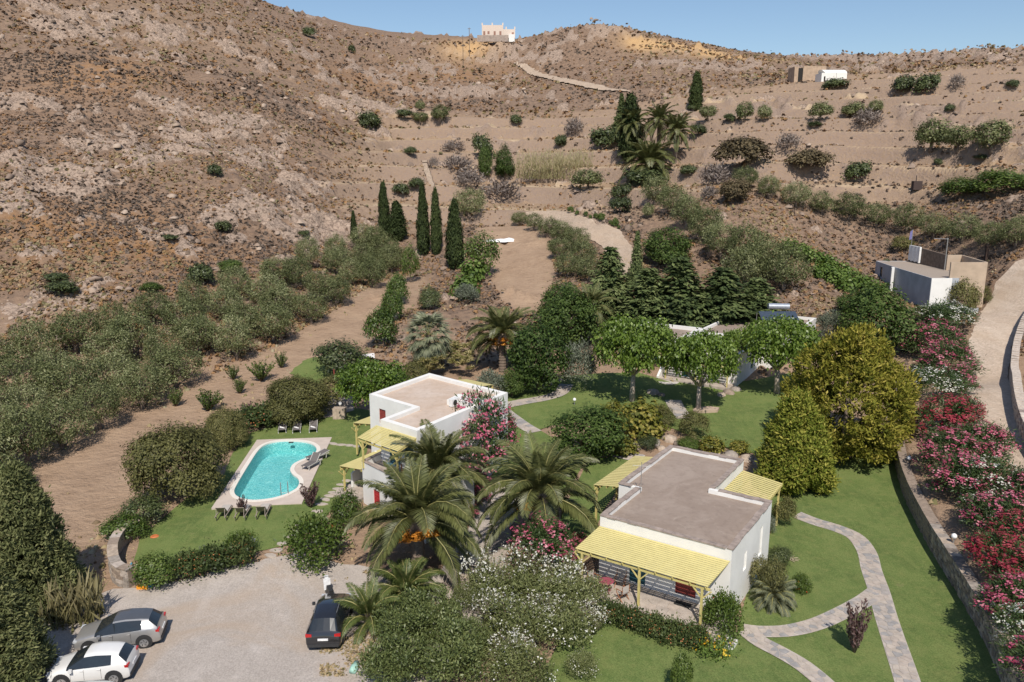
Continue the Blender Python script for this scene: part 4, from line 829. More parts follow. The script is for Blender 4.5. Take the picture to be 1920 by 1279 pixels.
for j, (x, y, w, h, q) in enumerate([(935,1130,120,86,'upper left'),(1010,1140,130,90,'upper middle'),(1085,1150,110,80,'upper right beside the porch'),(960,1205,140,100,'middle left'),(1050,1210,130,96,'middle right beside the lawn'),(880,1150,70,60,'leftmost beside the drive'),(980,1290,140,100,'bottom middle'),(1090,1270,70,60,'small bottom right')]):
    plant('pale_oleander', x, y, w, 'pale white flowered oleander of the front clump, %s one' % q, 'oleander', 'white oleanders of the front clump', obj='oleander', h=h)
kind('greyleaf', 3.2, 2.6, [[('crown', lm('crown', crown(440+k, lumps(k+440, 14, 3.2, 2.6, -.1, (.22, .40), core=False), 460, 20, .36, .15, .06, .7, .5, .7, 'out', low=-.3), leafM('pittosporum_leaf', [(.05, .07, .022), (.105, .135, .042), (.165, .195, .068), (.25, .27, .11)], .45, .2, .4)))] for k in range(3)])
for j, (x, y, w, h, q) in enumerate([(760,1205,130,100,'left'),(820,1190,110,90,'middle'),(735,1290,130,110,'bottom left'),(840,1280,150,120,'bottom right'),(880,1235,90,80,'right beside the white flowers')]):
    plant('greyleaf', x, y, w, 'leafy green shrub below the small palms, %s one' % q, 'bush', 'leafy shrubs below the small palms', obj='leafy_shrub', h=h)
for j, (x, y, w) in enumerate([(1135,1165,46),(1160,1172,48),(1190,1180,52),(1222,1190,56),(1255,1202,56),(1288,1210,56),(1310,1214,44)]):
    plant('orange_hedge', x, y, w, 'rusty flowered hedge bush before the porch, %s from left' % ORD[j], 'bush', 'porch hedge bushes', obj='hedge_bush', h=40)
def stems(seed, W, H):
    r = random.Random(seed); p = sprouts(seed, 60, W, H, OLEP, .17, .06); rr = np.random.default_rng(seed+1); n_ = 420
    a = rr.random(n_)*6.283; q = rr.random(n_)**.6; P = np.stack([np.cos(a)*W*.5*q, np.sin(a)*W*.5*q, H*(.62+.38*rr.random(n_))*(1-.2*q)], -1)
    P = np.repeat(P[:140], 3, 0)+rr.normal(size=(n_, 3))*.05; N = unit(n_, rr)+np.array((0, 0, .6)); N /= np.linalg.norm(N, axis=1)[:, None]; V, F = diamonds(P, N, unit(n_, rr), .13, .1)
    return [('trunk', p[0][1]), ('foliage', p[1][1]), ('flowers', quick_mesh('flowers', V, F, WHITEF, v=np.repeat(rr.random(n_), 4)))]
kind('oleander_stems', 3.2, 3.2, [stems(460+k, 3.2, 3.2) for k in range(3)])
for j, (x, y, w, h, q) in enumerate([(905,1120,90,96,'left'),(985,1110,100,100,'centre left'),(1060,1125,96,92,'centre right'),(930,1180,90,80,'lower left'),(1020,1190,100,84,'lower centre'),(1110,1190,70,64,'right by the lawn'),(960,1255,90,80,'bottom')]):
    plant('oleander_stems', x, y, w, 'upright white flowered oleander rising from the front clump, %s one' % q, 'oleander', 'white oleanders of the front clump', obj='oleander', h=h)
# yucca mass behind the terrace house
def yucca(seed):
    r = np.random.default_rng(seed); Ps, Ns, Ts = [], [], []
    for k in range(9):
        c = np.array((r.uniform(-.9, .9), r.uniform(-.9, .9), r.uniform(.9, 2.4))); d = unit(60, r); d[:, 2] = np.abs(d[:, 2])*.9-.1
        Ps.append(c+d*.32); Ts.append(d); Ns.append(np.cross(d, unit(60, r))+np.array((0, 0, .6)))
    P, N, T = map(np.concatenate, (Ps, Ns, Ts)); N /= np.linalg.norm(N, axis=1)[:, None]; V, F = diamonds(P, N, T, .62, .08)
    return [('rosettes', quick_mesh('rosettes', V, F, leafM('yucca_leaf', [(.10, .11, .03), (.20, .19, .06), (.32, .27, .10), (.45, .38, .2)], .5, .2), v=np.repeat(r.random(len(P)), 4)))]
kind('yucca', 2.2, 2.6, [yucca(450+k) for k in range(3)])
for j, (x, y) in enumerate([(800,712),(826,706),(850,702),(874,708),(815,690),(845,682),(872,686)]):
    plant('yucca', x, y, 42, 'yucca with yellowish rosettes behind the terrace house, %s plant' % ORD[j], 'yucca', 'yuccas behind the terrace house', obj='yucca_plant', h=46)
plant('bronze_shrub', 1418, 1105, 56, 'dull green bush against the house wall behind the dwarf palm', 'bush', obj='bush', h=70)
plant('shrub', 1462, 1062, 50, 'small leafy bush behind the dry cut fronds', 'bush', obj='bush', h=40)

# --- date palms: trunk, fronds (each its own part), fruit
def frond_mesh(ln, up, droop, seed, mat, n=50, lw=.5, wdt=.05, vee=.5):
    """one feather leaf from the origin along +X, rising then arching over"""
    r = np.random.default_rng(seed); s_ = np.linspace(0, 1, 12); ang = up-(up+droop)*s_**1.25
    dx = np.cumsum(np.cos(ang))*ln/12; dz = np.cumsum(np.sin(ang))*ln/12; X = np.r_[0, dx]; Z = np.r_[0, dz]
    b = MB().tube([(x, 0, z) for x, z in zip(X[::2], Z[::2])], list(np.linspace(.05, .012, len(X[::2]))), 4)
    tt = np.linspace(.14, 1, n); xi = np.interp(tt*12, np.arange(13), X); zi = np.interp(tt*12, np.arange(13), Z)
    a = np.interp(tt*12, np.arange(12)+.5, ang); L = ln*.17*(.35+1.0*np.sin(np.clip(tt, 0, 1)**.8*pi*.93+.12))*lw/.5
    Vs = []
    for sd in (-1, 1):
        tx = np.cos(a)*.62; tz_ = np.sin(a)*.62-.28+.45*vee; T = np.stack([tx, np.full(n, sd*.8), tz_-r.random(n)*.25], -1); T /= np.linalg.norm(T, axis=1)[:, None]
        for rep in range(2):
            P0 = np.stack([xi+rep*ln*.012, 0*xi, zi], -1); tip = P0+T*L[:, None]*(1-.12*rep)+np.array((0, 0, -.10*rep))+r.normal(size=(n, 3))*.02
            W_ = np.stack([np.cos(a), 0*a, np.sin(a)], -1)*wdt; mid = P0*.45+tip*.55+np.array((0, 0, .03))
            Vs.append(np.stack([P0-W_*.5, mid-W_, tip, mid+W_], 1))
    V = np.concatenate(Vs).reshape(-1, 3); F = np.arange(len(V)).reshape(-1, 4)
    k0 = len(b.V); Vv = np.r_[np.array(b.V), V]; Fl = list(b.F)+[tuple(int(q)+k0 for q in f) for f in F]
    v = np.r_[np.zeros(k0), np.repeat(np.clip(.3+.4*r.random(len(F)), 0, 1), 4)]
    return quick_mesh('frond', Vv, Fl, [mat, RACH], v=v, midx=[1]*len(b.F)+[0]*len(F))
FR = {}
def fronds(ln, mat, key):
    if key not in FR: FR[key] = [frond_mesh(ln, up, dr, 500+i, mat, wdt=.036*ln/4) for i, (up, dr) in enumerate([(1.45, -.75), (1.3, -.1), (1.12, .45), (.9, .85), (.6, 1.1), (.3, 1.2), (-.05, 1.3), (-.5, 1.38)])]
    return FR[key]
def palm(px, py, ln, th, label, nf=64, mat=None, key='c', fruit=True, group=None, tr=.38, low=1.0, g=None, jit=.12, skirt=False):
    g = ground(px, py) if g is None else g; e = thing('date_palm', label, 'palm', g, rnd.uniform(0, 6), group); fm = fronds(ln, mat or PALML, key)
    b = MB()
    n_ = max(2, int(th/.3))
    for k in range(n_):
        z = -.2+(th+.2)*k/n_; b.tube([(0, 0, z), (0, 0, z+(th+.2)/n_)], [tr*1.12, tr*.9], 9)
    b.lathe((0, 0, th-.1), [(tr*.9, -.3), (tr*1.5, .1), (tr*1.3, .5), (tr*.5, .9)], 10)
    b.build('trunk', BARK, e)
    for k in range(nf):
        f = (k+.5)/nf; i = min(7 if not fruit else 6, int(f*8*low)); a = k*2.39996+rnd.uniform(-jit, jit)
        if fruit and i >= 4 and abs((a+e.rotation_euler.z+pi/2+pi) % (2*pi)-pi) < .8 and (i > 4 or k % 3): continue
        o = link('frond', fm[i], e, (cos(a)*tr*.4, sin(a)*tr*.4, th+.55-.35*f), (rnd.uniform(-jit, jit), rnd.uniform(-jit, jit), a)); q = rnd.uniform(.85, 1.1)*(.8 if i == 0 else 1); o.scale = (q, q, q)
    if fruit:
        for k in range(fruit if fruit > 1 else 7):
            a = -pi/2+(k-3)*.5+rnd.uniform(-.2, .2)-e.rotation_euler.z; c = crown(600+k, [(0, 0, -.3, .40, .40, .55)], 80, 10, .22, .14, .10, .8, .3, .5, shell=.5)
            V, F, v = c; link('fruit_cluster', quick_mesh('fruit_cluster', V, F, ORANGEF, v=v), e, (cos(a)*1.2, sin(a)*1.2, th+.25-.8*rnd.random()))
    return e
palm(785, 1083, 4.5, 3.2, 'big date palm with orange fruit clusters on the left of the driveway', 54, key='c')
palm(1012, 1030, 4.3, 3.3, 'big date palm on the right of the driveway', 56, key='c', fruit=3)
palm(822, 975, 4.0, 3.0, 'date palm behind the fruiting one, close to the terrace house', 60, key='c2', fruit=0)
palm(942, 697, 4.6, 3.6, 'tall date palm with orange fruit standing before the bare field', 60, key='c')
palm(1105, 640, 4.2, 3.6, 'half hidden date palm with one bent pale frond left of the conifers', 34, key='c2', fruit=0)
palm(762, 1135, 2.6, .3, 'small green palm beside the gravel, right one of two', 34, PALMY, 'y', 0, tr=.2, low=.72)
palm(692, 1178, 2.3, .2, 'small green palm beside the black car, left one of two', 24, PALMY, 'y2', 0, tr=.18, low=.8)
palm(1215, 340, 8.0, 3.0, 'widest far palm with a dry skirt, in front of the three slender ones', 60, key='f', fruit=0, tr=.6)
palm(1185, 300, 5.4, 8.2, 'far slender date palm, left of three', 44, key='f2', fruit=0, tr=.4)
palm(1233, 300, 5.2, 8.8, 'far slender date palm, middle of three', 44, key='f2', fruit=0, tr=.4)
palm(1266, 306, 5.0, 7.0, 'far slender date palm, right of three', 44, key='f2', fruit=0, tr=.4)
palm(1450, 1135, 1.5, .1, 'low bushy dwarf palm on the round lawn beside the near house', 46, PALMG, 'd', 0, tr=.15, low=.8)
# the fan palm
def fan_mesh(seed, mat):
    r = np.random.default_rng(seed); n = 22; a = np.linspace(-1.25, 1.25, n); b = MB().tube([(0, 0, 0), (.7, 0, .12), (1.25, 0, .05)], [.03, .02, .015], 4); Vs = []
    for k in range(n):
        d = np.array((cos(a[k]), sin(a[k]), -.12-.35*r.random())); p0 = np.array((1.2, 0, .05)); L = 1.1*(1-.25*abs(a[k])/1.25)
        w_ = np.array((-sin(a[k]), cos(a[k]), 0))*.055; m_ = p0+d*L*.55+np.array((0, 0, .08)); Vs.append(np.stack([p0, m_-w_, p0+d*L+np.array((0, 0, -.22)), m_+w_]))
    V = np.concatenate(Vs); k0 = len(b.V); F = [tuple(k0+4*i+j for j in range(4)) for i in range(n)]
    return quick_mesh('frond', np.r_[np.array(b.V), V], list(b.F)+F, [mat, RACH], v=np.r_[np.zeros(k0), np.repeat(.3+.6*r.random(n), 4)], midx=[1]*len(b.F)+[0]*n)
g = ground(803, 702); e = thing('fan_palm', 'grey-green fan palm behind the yuccas', 'palm', g); MB().tube([(0, 0, -.2), (.1, 0, 4.4)], [.38, .3], 10).build('trunk', BARK, e)
fm = [fan_mesh(700+k, PALMG) for k in range(4)]
for k in range(54):
    f = k/54; link('frond', fm[k % 4], e, (.1, 0, 4.5-.9*f), (0, -1.2+2.3*f, k*2.4), 1.3)

# ------------------------------------------------------------------ buildings
WHITE = M('lime_wash', (.75, .735, .70), .85, 0, .06, .7, .15, bscale=25, detail=7)
YEL = M('yellow_paint', (.56, .47, .18), .6, 0, .10, 2.5, .1, bscale=50)
YELP = M('yellow_board', (.58, .50, .21), .65, 0, .07, 2.0, .1, bscale=40)
def roof_mat(name, c, stain, lite):
    t = NT(name); o = t.objc(); a = t.noise(.35, 6, .65, o, 1.2); b = t.noise(2.5, 6, .7, o); w = t.noise(.8, 5, .7, o, 2.0)
    k = t.mix(t.ramp(a, [(.4, 0), (.62, 1)]), c, stain); k = t.mix(t.ramp(w, [(.56, 0), (.74, .55)]), k, lite); k = t.mix(t.ramp(b, [(.3, .35), (.5, 0)]), k, tuple(v*.6 for v in c))
    t.col(k); t.bump(b, .3, .02); return t.fin(.92, spec=.15)
ROOFB = roof_mat('brown_roof_screed', (.275, .215, .175), (.33, .265, .22), (.42, .35, .29))
ROOFA = roof_mat('pink_roof_screed', (.50, .385, .30), (.56, .46, .385), (.62, .48, .36))
CAPST = M('coping_stone', (.30, .24, .205), .9, 0, .3, 3, .4)
REDD = M('red_shutter', (.26, .045, .035), .6, 0, .2, 6, .15); TEAL = M('teal_door', (.03, .11, .13), .55, 0, .15)
PLUM = M('plum_paint', (.30, .07, .10), .5, 0, .12); TEAKW = M('teak', (.30, .12, .05), .6, 0, .3, 12, .2)
GREYW = M('weathered_wood', (.29, .24, .20), .8, 0, .25, 10, .3); CANVAS = M('canvas', (.44, .40, .36), .9, 0, .06)
FLAG = M('flagstone', (.33, .28, .25), .85, 0, .28, 1.2, .3, c2=(.44, .37, .31)); MORTAR = M('pale_mortar', (.44, .39, .34), .9, 0, .12, 5, .4)
GLASS = M('dark_glass', (.02, .025, .03), .08, 0, .1, spec=.7); METAL = M('galvanised', (.45, .45, .44), .4, .7); DARK = M('dark_opening', (.02, .018, .016), .9)
PATIO = M('patio_slabs', (.40, .34, .29), .85, 0, .22, 1.6, .3)

def inset(poly, w):
    n = len(poly); out = []
    for i in range(n):
        p0, p1, p2 = [Vector(poly[(i+k) % n]) for k in (-1, 0, 1)]
        a = (p1-p0).normalized(); b = (p2-p1).normalized(); na = Vector((-a.y, a.x)); nb = Vector((-b.y, b.x))
        d = na+nb; out.append(tuple(p1+d*(w/max(.2, (1+na.dot(nb))))))
    return out
def wall_face(mb, p, q, z0, z1, holes=(), dep=.18):
    """outer wall face p->q of a counter-clockwise plan with recessed openings (s0,s1,h0,h1)"""
    p = Vector(p); q = Vector(q); L = (q-p).length; u = (q-p)/L; n_in = Vector((-u.y, u.x))
    xs = sorted({0, L}|{h[0] for h in holes}|{h[1] for h in holes}); zs = sorted({z0, z1}|{h[2] for h in holes}|{h[3] for h in holes})
    P = lambda s, z, d=0: (p.x+u.x*s+n_in.x*d, p.y+u.y*s+n_in.y*d, z)
    for i in range(len(xs)-1):
        for j in range(len(zs)-1):
            cx = (xs[i]+xs[i+1])/2; cz = (zs[j]+zs[j+1])/2
            if any(h[0] < cx < h[1] and h[2] < cz < h[3] for h in holes): continue
            mb.add([P(xs[i], zs[j]), P(xs[i+1], zs[j]), P(xs[i+1], zs[j+1]), P(xs[i], zs[j+1])], [(0, 1, 2, 3)])
    for s0, s1, h0, h1 in holes:
        a, b, c, d = P(s0, h0), P(s1, h0), P(s1, h1), P(s0, h1); A, B, C_, D = P(s0, h0, dep), P(s1, h0, dep), P(s1, h1, dep), P(s0, h1, dep)
        mb.add([a, b, c, d, A, B, C_, D], [(0, 4, 5, 1), (1, 5, 6, 2), (2, 6, 7, 3), (3, 7, 4, 0), (4, 7, 6, 5)])
def panel(parent, name, p, q, s0, s1, h0, h1, mat, dep=.14, th=.04, slats=0, frame=None):
    p = Vector(p); q = Vector(q); u = (q-p).normalized(); n_in = Vector((-u.y, u.x))
    def bx(mb, a, b, c, d, d0, d1):
        P = [(p.x+u.x*s+n_in.x*e, p.y+u.y*s+n_in.y*e) for s, e in ((a, d0), (b, d0), (b, d1), (a, d1))]; mb.prism(P, c, d)
    m = MB(); bx(m, s0+.01, s1-.01, h0+.01, h1-.01, dep-th, dep); o = m.build(name, mat, parent)
    if slats:
        m = MB()
        for k in range(slats):
            z = h0+.06+(h1-h0-.12)*k/slats; bx(m, s0+.08, s1-.08, z, z+(h1-h0)/slats*.6, dep-th-.02, dep-th+.002)
        tag(m.build('louvres', mat, o), kind='stuff')
    m = MB(); w = .07
    for a, b, c, d in ((s0, s0+w, h0, h1), (s1-w, s1, h0, h1), (s0+w, s1-w, h1-w, h1)): bx(m, a, b, c, d, dep-th-.045, dep-th-.004)
    m.build('frame', frame or mat, o); return o
def building(parent, poly, z0, zr, openings={}, par=.28, ph=.25, roofm=None, wallm=None, cap=None, coping=False):
    """walls with recesses, parapet ring, roof screed, coping stones"""
    mb = MB(); n = len(poly)
    for i in range(n): wall_face(mb, poly[i], poly[(i+1) % n], z0, zr, [o[:4] for o in openings.get(i, [])])
    inn = inset(poly, par)
    for i in range(n):
        j = (i+1) % n; mb.add([(*poly[i], zr), (*poly[j], zr), (*inn[j], zr), (*inn[i], zr)], [(0, 1, 2, 3)])
        mb.add([(*inn[i], zr-ph), (*inn[j], zr-ph), (*inn[j], zr), (*inn[i], zr)], [(3, 2, 1, 0)])
    w = mb.build('wall', wallm or WHITE, parent)
    r = MB(); vs, _, fs, *_ = delaunay_2d_cdt([Vector(q) for q in inset(poly, par-.01)], [(i, (i+1) % n) for i in range(n)], [], 1, 1e-5)
    r.add([(q.x, q.y, zr-ph+.02) for q in vs], [tuple(f) for f in fs]); r.build('roof', roofm or ROOFB, parent)
    for i, hs in openings.items():
        for s0, s1, h0, h1, nm, mat, sl_ in hs: panel(parent, nm, poly[i], poly[(i+1) % n], s0, s1, h0, h1, mat, slats=sl_)
    if coping:
        for i in range(n):
            p = Vector(poly[i]); q = Vector(poly[(i+1) % n]); L = (q-p).length; u = (q-p)/L; nn = Vector((-u.y, u.x)); s = -.03
            while s < L-.36:
                ln = min(rnd.uniform(.45, .85), L-.33-s); e = rnd.uniform(-.035, .02); m = MB()
                P = [p+u*(s+.006)+nn*(-.05+e), p+u*(s+ln-.006)+nn*(-.05+e), p+u*(s+ln-.006)+nn*(par+.03+e), p+u*(s+.006)+nn*(par+.03+e)]
                m.prism([tuple(k) for k in P], zr+.003, zr+.055+rnd.uniform(0, .014)); m.build('coping_stone', CAPST, parent); s += ln
def pergola(parent, o, u, v, nu, zb, zf, nsl, posts, braces=True, gap=.18, alongu=True, solid=False, z0=0, raf=5, skew=0.0, name='slat'):
    """boards over rafters; o = back corner, u along the wall, v outward (2-D vectors with length)"""
    o = Vector(o); u = Vector(u); v = Vector(v); un = u.normalized(); vn_ = v.normalized()
    P = lambda a, b, dz=0: (o.x+u.x*a+v.x*b-un.x*skew*b, o.y+u.y*a+v.y*b-un.y*skew*b, zb+(zf-zb)*b+dz)
    for k in range(nsl):
        g0 = (k+gap/2)/nsl; g1 = (k+1-gap/2)/nsl; m = MB()
        if alongu: c = [P(0, g0), P(1, g0), P(1, g1), P(0, g1)]
        else: c = [P(g0, 0), P(g1, 0), P(g1, 1), P(g0, 1)]
        t_ = .012; m.add([(x, y, z) for x, y, z in c]+[(x, y, z+t_) for x, y, z in c], [(0,3,2,1),(4,5,6,7),(0,1,5,4),(1,2,6,5),(2,3,7,6),(3,0,4,7)]) if (u.x*v.y-u.y*v.x) > 0 else m.add([(x, y, z) for x, y, z in c[::-1]]+[(x, y, z+t_) for x, y, z in c[::-1]], [(0,3,2,1),(4,5,6,7),(0,1,5,4),(1,2,6,5),(2,3,7,6),(3,0,4,7)])
        m.build(name, YELP, parent)
    for k in range(raf+1):
        f = min(.985, max(.015, k/raf)); m = MB()
        if alongu: m.beam(P(f, .01, -.125), P(f, .99, -.125), .055, .12)
        else: m.beam(P(.01, f, -.125), P(.99, f, -.125), .055, .12)
        m.build('rafter', YEL, parent)
    m = MB(); m.beam(P(-.01, .93, -.25), P(1.01, .93, -.25), .09, .12); m.build('beam', YEL, parent)
    for a in posts:
        m = MB(); x, y, z = P(a, .93, -.31); m.beam((x, y, z0), (x, y, z), .115, .115, (u.x, u.y, 0)); pb = m.build('post', YEL, parent)
        if braces:
            for sg in (-1, 1):
                if 0 <= a+sg*.001 <= 1:
                    m = MB(); m.beam((x, y, z-.55), (x+un.x*sg*.5, y+un.y*sg*.5, z-.01), .06, .06); m.build('brace', YEL, parent)

# --- near house
TH = R(-33.3); BO = (5.14, 43.06, 0)
hb = thing('flat_roofed_house', 'near white house with a brown flat roof edged in stone and yellow slatted pergolas', 'house', BO, TH)
PB = [(0,0),(7.8,0),(7.8,7.5),(4.2,7.5),(4.2,13.5),(-1.2,13.5),(-1.2,4.95),(0,4.95)]
building(hb, PB, -.3, 4.2, {0: [(1.95,2.95,.6,2.75,'door',TEAL,0),(4.75,5.95,.75,2.75,'window',REDD,9)], 1: [(2.3,2.85,1.9,3.0,'window',WHITE,0),(5.2,5.9,1.5,3.3,'window',WHITE,0)]}, coping=True, ph=.28)
pergola(hb, (0,-.02), (7.75,0), (0,-2.15), 0, 3.56, 2.92, 15, (.045,.5,.955), z0=.45, gap=.19, raf=8, skew=.45)
pergola(hb, (4.22,13.4), (0,-5.85), (2.75,0), 0, 3.5, 3.15, 19, (.03,.97), z0=.1, alongu=False, gap=.3, raf=4)
pergola(hb, (-1.22,6.0), (0,6.6), (-2.35,0), 0, 3.55, 3.2, 20, (.03,.5,.97), z0=.2, alongu=False, gap=.22, raf=5)
m = MB().prism([(-.7,-.0),(-.9,-3.3),(8.1,-3.1),(8.3,-.6),(7.8,-.002)], -.2, .52); m.build('porch_floor', PATIO, hb)
# stone slabs of the porch floor
def cells(x0, x1, y0, y1, cell, seed, jit=.42):
    """voronoi-like convex stones filling a rectangle"""
    r = random.Random(seed); nx = max(1, round((x1-x0)/cell)); ny = max(1, round((y1-y0)/cell)); sx = (x1-x0)/nx; sy = (y1-y0)/ny; S_ = {}
    for i in range(-1, nx+1):
        for j in range(-1, ny+1): S_[i, j] = (x0+(i+.5+r.uniform(-jit, jit))*sx, y0+(j+.5+r.uniform(-jit, jit))*sy)
    out = []
    for i in range(nx):
        for j in range(ny):
            c = S_[i, j]; pl = [(x0, y0), (x1, y0), (x1, y1), (x0, y1)]
            for di in (-2, -1, 0, 1, 2):
                for dj in (-2, -1, 0, 1, 2):
                    o = S_.get((i+di, j+dj))
                    if o is None or (di == 0 and dj == 0): continue
                    mx, my, dx, dy = (c[0]+o[0])/2, (c[1]+o[1])/2, o[0]-c[0], o[1]-c[1]; L = hypot(dx, dy)
                    mx -= dx/L*.018; my -= dy/L*.018; q = []
                    for k in range(len(pl)):
                        a, b = pl[k], pl[(k+1) % len(pl)]; fa = (a[0]-mx)*dx+(a[1]-my)*dy; fb = (b[0]-mx)*dx+(b[1]-my)*dy
                        if fa <= 0: q.append(a)
                        if (fa < 0 < fb) or (fb < 0 < fa): t_ = fa/(fa-fb); q.append((a[0]+(b[0]-a[0])*t_, a[1]+(b[1]-a[1])*t_))
                    pl = q
                    if len(pl) < 3: break
                if len(pl) < 3: break
            if len(pl) >= 3: out.append(pl)
    return out
STONES = [M('path_stone_'+n_, c, .85, 0, .16, 2.5, .3) for n_, c in (('grey', (.35, .315, .29)), ('buff', (.40, .345, .30)), ('rose', (.42, .355, .305)), ('blue', (.29, .275, .265)), ('sand', (.43, .37, .315)))]
for pl in cells(-.75, 8.1, -3.15, -.05, .62, 3): MB().prism(pl, .521, .545).build('paving_stone', rnd.choice(STONES[1:3]+STONES[4:]), hb)
# steps at the porch end
m = MB(); m.box(8.15, 8.5, -2.5, -1.7, -.1, .38); m.box(8.5, 8.9, -2.5, -1.7, -.1, .22); m.build('steps', WHITE, hb)
MB().box(8.17, 8.46, -2.42, -1.78, .382, .40).build('tread', STONES[1], hb); MB().box(8.53, 8.85, -2.42, -1.78, .222, .24).build('tread', STONES[0], hb)
m = MB(); m.tube([(.35, 4.9, 3.9), (.35, 4.9, 6.0)], .02, 6); m.tube([(-.15, 4.7, 5.75), (.9, 5.1, 5.75)], .012, 5)
for k in range(6): m.tube([(-.1+k*.18, 4.45+k*.07, 5.75), (-.2+k*.18, 4.95+k*.07, 5.75)], .007, 4)
tag(m.build('television_antenna', METAL, None, loc=BO, rot=(0, 0, TH)), 'thin television aerial on the left parapet of the near brown roof', 'antenna')
# --- table and chairs on the porch
def loc_b(a, b, z): return Matrix.Rotation(TH, 4, 'Z') @ Vector((a, b, z)) + Vector(BO)
def chair(a, b, rz, label):
    e = thing('folding_chair', label, 'chair', loc_b(a, b, .545), TH+rz, 'porch chairs')
    MB().box(-.23, .23, -.2, .2, .43, .455).build('seat', CANVAS, e); MB().box(-.25, .25, .2, .225, .5, .88).build('backrest', CANVAS, e)
    for x in (-.27, .27):
        m = MB(); m.beam((x, -.24, 0), (x, .22, .44), .035, .035); m.build('leg', TEAKW, e); m = MB(); m.beam((x, .24, 0), (x, -.2, .44), .035, .035); m.build('leg', TEAKW, e)
        m = MB(); m.beam((x, -.25, .64), (x, .27, .66), .04, .03); m.beam((x, -.2, .43), (x, -.2, .63), .03, .03); m.beam((x, .22, .42), (x, .23, .92), .03, .03); m.build('armrest', TEAKW, e)
chair(.45, -1.55, 1.35, 'teak folding chair at the left of the plum table on the porch')
chair(1.75, -.75, .15, 'teak folding chair behind the plum table, against the teal door')
chair(2.45, -1.9, -1.9, 'teak folding chair at the right of the plum table beside the middle post')
e = thing('round_table', 'plum red round table on the porch of the near house', 'table', loc_b(1.35, -1.75, .545)); MB().lathe((0, 0, 0), [(.42, .70), (.44, .715), (.42, .73)], 20).build('tabletop', PLUM, e)
for k in range(4): m = MB(); a = k*pi/2+.5; m.beam((cos(a)*.3, sin(a)*.3, 0), (cos(a)*.22, sin(a)*.22, .70), .04, .04); m.build('leg', PLUM, e)
tag(MB().box(0, .9, -.5, 0, 0, .02).build('doormat', M('black_rubber', (.02, .02, .02), .9), None, loc=loc_b(5.0, -.3, .546), rot=(0, 0, TH)), 'dark doormat under the red shutter of the near house', 'mat')

# --- terrace house
ha = thing('terrace_house', 'two storey white house with a pink-beige roof, terrace and yellow awnings beside the pool', 'house', (0, 0, 0))
PA = [(-6.46,51.55),(-.34,60.97),(-7.22,67.17),(-11.3,60.58),(-7.44,57.1),(-9.38,54.06)]
building(ha, PA, .2, 6.5, {3: [(1.15,1.95,4.35,5.55,'window',REDD,7)], 5: [(.9,1.9,3.32,5.3,'door',TEAL,0),(2.5,3.4,3.5,5.2,'window',TEAL,0)]}, roofm=ROOFA, par=.42, ph=.30)
PT = [(-10.6,53.05),(-5.6,47.5),(-3.2,50.6),(-6.46,51.55+.0),(-9.38,54.06),(-8.2,57.0)]
m = MB(); 
TP = [(-10.6,53.05),(-5.6,47.5),(-2.6,51.2),(-4.6,53.6),(-7.4,56.9),(-8.1,57.4)]
wall_face(m, TP[0], TP[1], .0, 3.75, [(1.35,2.15,.9,2.1)]); wall_face(m, TP[1], TP[2], 0, 3.75); wall_face(m, TP[5], TP[0], 0, 3.75)
for i, j in ((0, 1), (1, 2), (5, 0)):
    pp = inset(TP, .22); m.add([(*TP[i], 3.75), (*TP[j], 3.75), (*pp[j], 3.75), (*pp[i], 3.75)], [(0, 1, 2, 3)]); m.add([(*pp[i], 3.3), (*pp[j], 3.3), (*pp[j], 3.75), (*pp[i], 3.75)], [(3, 2, 1, 0)])
m.build('terrace_wall', WHITE, ha); panel(ha, 'window', TP[0], TP[1], 1.35, 2.15, .9, 2.1, M('bright_red', (.42, .03, .035), .5), slats=5)
MB().prism(inset(TP, .1), 3.2, 3.3).build('terrace_floor', PATIO, ha)
for i, j in ((0, 1), (1, 2), (5, 0)):
    p, q = Vector(TP[i]), Vector(TP[j]); L = (q-p).length; u = (q-p)/L; nn = Vector((-u.y, u.x)); s = 0
    while s < L-.2:
        ln = min(.7, L-.02-s); mm = MB(); mm.prism([tuple(p+u*(s+.006)-nn*.04), tuple(p+u*(s+ln-.006)-nn*.04), tuple(p+u*(s+ln-.006)+nn*.25), tuple(p+u*(s+.006)+nn*.25)], 3.753, 3.80); mm.build('coping_stone', CAPST, ha); s += ln
d1 = Vector((.7585, -.6517)); d2 = Vector((-.6517, -.7585))*-1
pergola(ha, (-9.38-d1.x*.45, 54.06-d1.y*.45), d1*4.25, -d2*1.75, 0, 5.98, 5.5, 12, (.1,.95), z0=3.3, gap=.25, raf=5)
bd = Vector((.53, .848)); bo = Vector((-.848, .53))
pergola(ha, (-11.3+bd.x*.1, 60.58+bd.y*.1), bd*4.0, bo*2.0, 0, 3.95, 3.72, 11, (.05,.6), z0=1.0, gap=.02, raf=3, alongu=False)
pergola(ha, (-10.75, 53.2), Vector((.56, .83))*4.9, Vector((-.83, .56))*2.15, 0, 3.05, 2.85, 12, (.06,.95), z0=.5, gap=.02, raf=3, alongu=False)
pergola(ha, (-2.6, 65.0), Vector((-.76, .6))*3.2, Vector((.55, .84))*1.8, 0, 5.9, 5.6, 10, (.1,.9), z0=2, gap=.02, raf=3, alongu=False)
MB().prism([(-13.2,54.0),(-10.9,53.0),(-8.4,57.2),(-10.7,58.6)], .3, .88).build('lower_patio', PATIO, ha)
m = MB(); m.prism([(-11.9,55.2),(-11.75,55.1),(-10.3,57.4),(-10.45,57.5)], .85, [2.0, 2.0, 2.9, 2.9]); m.build('stair_wall', WHITE, ha)
e = thing('air_conditioner', 'white air conditioning unit on the pink-beige roof', 'air conditioner', (-4.4, 58.2, 6.23), .9)
